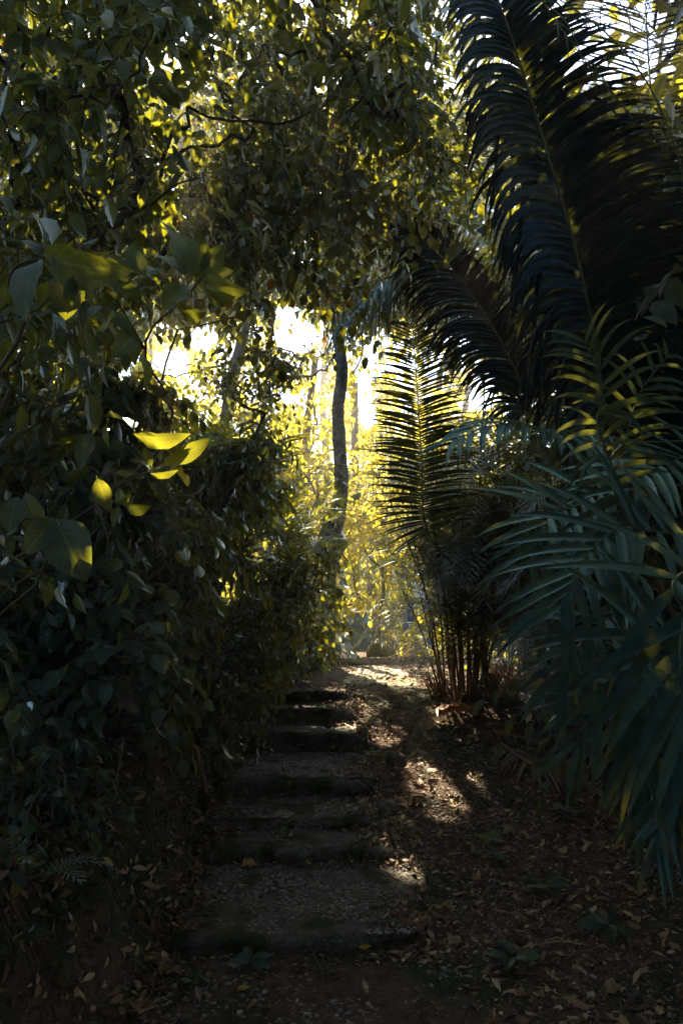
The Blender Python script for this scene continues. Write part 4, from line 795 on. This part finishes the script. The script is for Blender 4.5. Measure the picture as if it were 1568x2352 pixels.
def drum():
    b = P(822, 1492, 15.0); b[2] = float(ground_z(b[0], b[1])) - .01; root = empty("plastic_drum", b, "green plastic drum with a grey rim standing beyond the landing", "drum"); bpy.context.view_layer.update()
    pr = [(.20, 0), (.225, .02), (.235, .08), (.235, .20), (.245, .215), (.245, .235), (.235, .25), (.235, .44), (.245, .455), (.245, .475), (.235, .49), (.232, .60), (.21, .655)]
    def lathe(pr, off=0, k=28):
        th = np.linspace(0, 2 * math.pi, k, endpoint=False); v = np.array([(b[0] + r * math.cos(t), b[1] + r * math.sin(t), b[2] + z) for r, z in pr for t in th]); i = np.arange(len(pr) - 1)[:, None] * k; j = np.arange(k)[None]; j2 = (j + 1) % k
        m = MB(); m.add(v, np.stack([i + j, i + j2, i + k + j2, i + k + j], -1).reshape(-1, 4)); return m
    lathe(pr).build("barrel_body", M_drum, root); lathe([(.20, .65), (.236, .65), (.24, .67), (.236, .70), (.215, .705), (.20, .69), (.10, .688), (.001, .688)]).build("rim", M_drumlid, root)
drum()
def slab(mb, c, sx, sy_, sz_, rot=0, tilt=0, r=.012):
    """rounded box"""
    xs = [-sx, -sx + r, sx - r, sx]; V = []
    k = 10; prof = [(-sz_, r), (-sz_ + r, 0), (sz_ - r, 0), (sz_, r)]
    ring = []
    for a0, cx_, cy_ in ((0, sx - r, sy_ - r), (90, -sx + r, sy_ - r), (180, -sx + r, -sy_ + r), (270, sx - r, -sy_ + r)):
        for a in (0, 45, 90): ring.append((a0 + a, cx_, cy_))
    for z, inn in prof:
        for a, cx_, cy_ in ring: V.append((cx_ + (r - inn) * math.cos(R(a)), cy_ + (r - inn) * math.sin(R(a)), z))
    n = len(ring); F = [(i * n + j, i * n + (j + 1) % n, (i + 1) * n + (j + 1) % n, (i + 1) * n + j) for i in range(3) for j in range(n)]
    for o in (0, 3 * n): F += [(o + 0, o + 1, o + 2, o + 3), (o + 0, o + 3, o + 4, o + 11), (o + 4, o + 5, o + 10, o + 11), (o + 5, o + 6, o + 9, o + 10), (o + 6, o + 7, o + 8, o + 9)]
    V = np.array(V); ct, st = math.cos(tilt), math.sin(tilt); V = V @ np.array([[1, 0, 0], [0, ct, -st], [0, st, ct]]).T
    c_, s_ = math.cos(rot), math.sin(rot); V = V @ np.array([[c_, -s_, 0], [s_, c_, 0], [0, 0, 1]]).T
    mb.add(V + np.asarray(c), F)
def chair():
    q = P(958, 1512, 15.5); b = np.array([q[0], q[1], float(ground_z(q[0], q[1]))]); root = empty("plastic_chair", b, "blue plastic chair half hidden behind the canes", "chair"); bpy.context.view_layer.update()
    m = MB(); slab(m, b + [0, 0, .43], .22, .22, .015); m.build("seat", M_blue, root)
    m = MB(); slab(m, b + [0, -.21, .66], .20, .014, .20, 0, .15, .012); m.build("backrest", M_blue, root)
    for sx, sy_ in ((-1, -1), (1, -1), (-1, 1), (1, 1)):
        m = MB(); tube(m, [b + [sx * .235, sy_ * .235, 0], b + [sx * .21, sy_ * .2, .42]], [.028, .034], 6); m.build("leg", M_blue, root)
    for sx in (-1, 1):
        m = MB(); tube(m, spline([b + [sx * .22, -.2, .66], b + [sx * .25, .0, .66], b + [sx * .235, .2, .62], b + [sx * .22, .2, .43]], 10), .018, 6); m.build("armrest", M_blue, root)
chair()
m = MB(); q = P(958, 1400, 18.5); slab(m, q + [0, 0, -.1], .20, .03, .75); o = m.build("pale_panel", M_pale); tag(o, "pale panel standing upright behind the blue chair and canes", "board")  # upright pale blue grey panel
tb = P(797, 1525, 12.3); m = MB()
V = []; F = []
tp = [P(770, 1460, 12.9), P(800, 1455, 12.9), P(822, 1512, 12.1), P(800, 1520, 12.1)]
rgt = np.random.default_rng(3); g = 9
for i in range(g):
    for j in range(g):
        u, v = i / (g - 1), j / (g - 1); p_ = (tp[0] * (1 - u) + tp[1] * u) * (1 - v) + (tp[3] * (1 - u) + tp[2] * u) * v; V.append(p_ + rgt.normal(0, .018, 3))
F = [(i * g + j, (i + 1) * g + j, (i + 1) * g + j + 1, i * g + j + 1) for i in range(g - 1) for j in range(g - 1)]
V2 = np.array(V); m.add(np.vstack([V2, V2 + [0, .012, -.01]]), F + [tuple(x + g * g for x in f[::-1]) for f in F]); o = m.build("tarpaulin", M_foil); tag(o, "crumpled blue grey tarpaulin piece lying on the bank foot before the drum", "tarpaulin")
def rock(label, px_, py_, Y, sx, sy_, sz_, seed, m_=None, sink=.3):
    rng = np.random.default_rng(seed); q = P(px_, py_, Y); z = float(ground_z(q[0], q[1])); n1, n2 = 14, 24; V = []
    for i in range(n1):
        ph = math.pi * (i + .02) / (n1 - .96)
        for j in range(n2):
            th = 2 * math.pi * j / n2; d = np.array([math.sin(ph) * math.cos(th), math.sin(ph) * math.sin(th), math.cos(ph)])
            k = 1 + .18 * float(vnoise(d[0] * 2 + seed, d[1] * 2 + d[2] * 1.7, .9, seed)) + .07 * float(vnoise(d[0] * 5 + seed, d[1] * 5 + d[2] * 3, .9, seed + 1))
            e = d; V.append((q[0] + e[0] * sx * k, q[1] + e[1] * sy_ * k, z + e[2] * sz_ * k + sz_ * (1 - 2 * sink) * .5))
    F = [(i * n2 + j, (i + 1) * n2 + j, (i + 1) * n2 + (j + 1) % n2, i * n2 + (j + 1) % n2) for i in range(n1 - 1) for j in range(n2)]
    m = MB(); m.add(V, F); o = m.build("rock", m_ or M_moss); tag(o, label, "rock")
rock("rounded mossy boulder at the far end of the landing", 872, 1515, 13.0, .25, .2, .2, 1)
rock("small mossy stone beside the boulder", 815, 1535, 11.2, .22, .12, .07, 2)
rock("grey stone half buried in the litter right of the fifth step", 905, 1690, 6.3, .08, .07, .07, 3, M_step)
rock("dark stone at the right end of the fourth step", 880, 1790, 5.5, .10, .08, .06, 4, M_step)
def stick(label, pts, r, m_=M_twig, name="stick"):
    m = MB(); rg = np.random.default_rng(int(abs(pts[0][0]) * 1000) % 999); q = spline(pts, 14) + rg.normal(0, r * .5, (14, 3)); tube(m, q, np.linspace(r, r * .7, 14), 6, .15, rg)
    o = m.build(name, m_); tag(o, label, "stick")
stick("pale stick leaning on the bank beside the middle steps", [gpt(476, 1830) + [0, 0, .01], P(462, 1760, 4.7), P(440, 1695, 4.65), P(424, 1640, 4.7)], .010, M_dry)
stick("short broken stick lying level on top of the leaning one", [P(370, 1622, 4.5), P(410, 1626, 4.6), P(452, 1632, 4.7)], .009, M_dry)
stick("grey stick on the dark slope at the lower left", [gpt(120, 1925) + [0, 0, .02], gpt(170, 1960) + [0, 0, .03], gpt(222, 1992) + [0, 0, .02]], .010)
stick("thin curved twig above the grey stick at the lower left", [gpt(118, 1888) + [0, 0, .02], gpt(160, 1920) + [0, 0, .03], gpt(198, 1940) + [0, 0, .02]], .004, M_dry)
stick("straight pale twig lying in the bottom right litter", [gpt(1210, 2180) + [0, 0, .02], gpt(1290, 2178) + [0, 0, .03], gpt(1345, 2180) + [0, 0, .02]], .004, M_dry)
stick("weathered stick right of the litter heap below the drooping fronds", [gpt(1290, 1880) + [0, 0, .03], gpt(1340, 1905) + [0, 0, .03], gpt(1385, 1925) + [0, 0, .02]], .009)
stick("thick twig running down the bank beside the lower steps", [gpt(215, 1760) + [0, 0, .03], gpt(240, 1800) + [0, 0, .03], gpt(275, 1835) + [0, 0, .01]], .011)
stick("bare root across the edge of the third step", [gpt(840, 1760) + [0, 0, .02], gpt(858, 1800) + [0, 0, .02], gpt(868, 1830) + [0, 0, .01]], .007)
# dead fronds and the orange sheath right of the path
def dead_frond(label, pts, L, n, seed):
    f, r = MB(), MB(); cps = [gpt(*q) + [0, 0, .05] for q in pts]; frond(f, r, cps, n, L, .018, (50, 20), -.1, .25, (0, 0, 1), [], .009, 5, seed, frac=.8)
    b = cps[0]; root = empty("dead_frond", b, label, "dead frond"); bpy.context.view_layer.update(); f.build("leaflets", M_dry2m, root); r.build("rachis", M_dry, root)
dead_frond("dry palm frond lying right of the path below the cane clump", [(1150, 1720), (1210, 1765), (1280, 1800), (1360, 1830)], .42, 30, 1)
dead_frond("second dry frond lying behind the first", [(1130, 1690), (1230, 1715), (1330, 1730), (1420, 1760)], .36, 26, 2)
dead_frond("old frond crumpled against the foot of the near palm", [(1400, 1850), (1330, 1800), (1290, 1750)], .3, 22, 3)
q = gpt(1050, 1655); m = MB(); V = []; nn = 12
for i in range(nn):
    for j in range(7):
        u = i / (nn - 1); v = j / 6 - .5; V.append(q + [(u - .5) * .36, v * .22 * (1 - .5 * u), .045 + .05 * math.sin(u * 3.1) + .22 * v * v * (1 - u * .3) + .012 * math.sin(u * 21 + v * 9)])
F = [(i * 7 + j, (i + 1) * 7 + j, (i + 1) * 7 + j + 1, i * 7 + j + 1) for i in range(nn - 1) for j in range(6)]
V = np.array(V); m.add(np.vstack([V, V - [0, 0, .006]]), F + [tuple(x + nn * 7 for x in f[::-1]) for f in F]); o = m.build("palm_sheath", M_orange); tag(o, "orange brown palm sheath glowing in the sun at the foot of the canes", "palm sheath")
# fallen leaves that stand out
def fallen(label, px_, py_, s, m_, ang, T=T_dry2, seed=1):
    q = gpt(px_, py_); m = MB(); place(m, T, (q + [0, 0, .014])[None], np.array([[math.cos(ang), math.sin(ang), .12]]), np.array([[0.1, -.35, 1.0]]), np.array([s])); o = m.build("fallen_leaf", m_); tag(o, label, "fallen leaf")
T_fl = leaf_T(7, .5, .42, .9, -.15, .12, cols=2, wave=.12, petiole=.1); T_fb = leaf_T(7, .7, .45, .8, .3, .2, cols=2, wave=.22, petiole=.1)
for lab, a, b, s, m_, an in [("yellow fallen leaf near the bottom right corner", 1203, 2300, .075, M_yellow, 1.9), ("yellow fallen leaf near the bottom left corner", 318, 2322, .065, M_yellow, .1), ("small yellow leaf in the soil below the lowest step", 542, 2277, .05, M_yellow, .1),
        ("pale tan leaf lying at the right end of the mossy nosed step", 930, 1853, .13, M_dry, .1), ("brown lobed dead leaf at the back left of the lowest tread", 550, 1998, .10, M_dry, .4), ("yellowish leaf lying among gravel below the lowest step", 820, 2183, .06, M_yellow, .2),
        ("green fallen leaf on the gravel at the bottom centre", 880, 2210, .07, M_big, 2.9), ("tan leaf amid dark weeds right of the steps", 1180, 1850, .075, M_dry, .4), ("heart shaped grey leaf beside the seedling left of the half buried step", 502, 1915, .06, M_foil, 1.2),
        ("curled brown leaf in the bottom right litter", 1030, 2180, .09, M_dry2m, 1.0), ("large brown leaf under the hanging frond", 1150, 1920, .12, M_dry2m, .3), ("curled tan leaf between dark weeds at the right", 1390, 2290, .10, M_dry2m, .6)]:
    fallen(lab, a, b, s, m_, an, T_fl if m_ in (M_yellow, M_big) else T_fb)
m_, t_, N_, L_, out_ = mat("bloom haze"); pv = N_.new("ShaderNodeVolumePrincipled"); pv.inputs["Density"].default_value = .0055; pv.inputs["Color"].default_value = (.97, .95, .85, 1); pv.inputs["Anisotropy"].default_value = .55; L_.new(pv.outputs[0], out_.inputs["Volume"])  # haze added in place of lens bloom round the bright gaps
v = np.array([(x, y, z) for x in (-95, 95) for y in (-45, 145) for z in (-6, 19)], float)
me_ = MB(); me_.add(v, [(0, 1, 3, 2), (4, 6, 7, 5), (0, 4, 5, 1), (2, 3, 7, 6), (0, 2, 6, 4), (1, 5, 7, 3)]); o = me_.build("haze", m_, smooth=False); tag(o, "thin bloom haze added for the glow round the bright gaps", "haze", kind="stuff")
bpy.context.view_layer.update()
print("POLYS", sum(len(o.data.polygons) for o in scene.objects if o.type == 'MESH'), "OBJ", len(scene.objects))
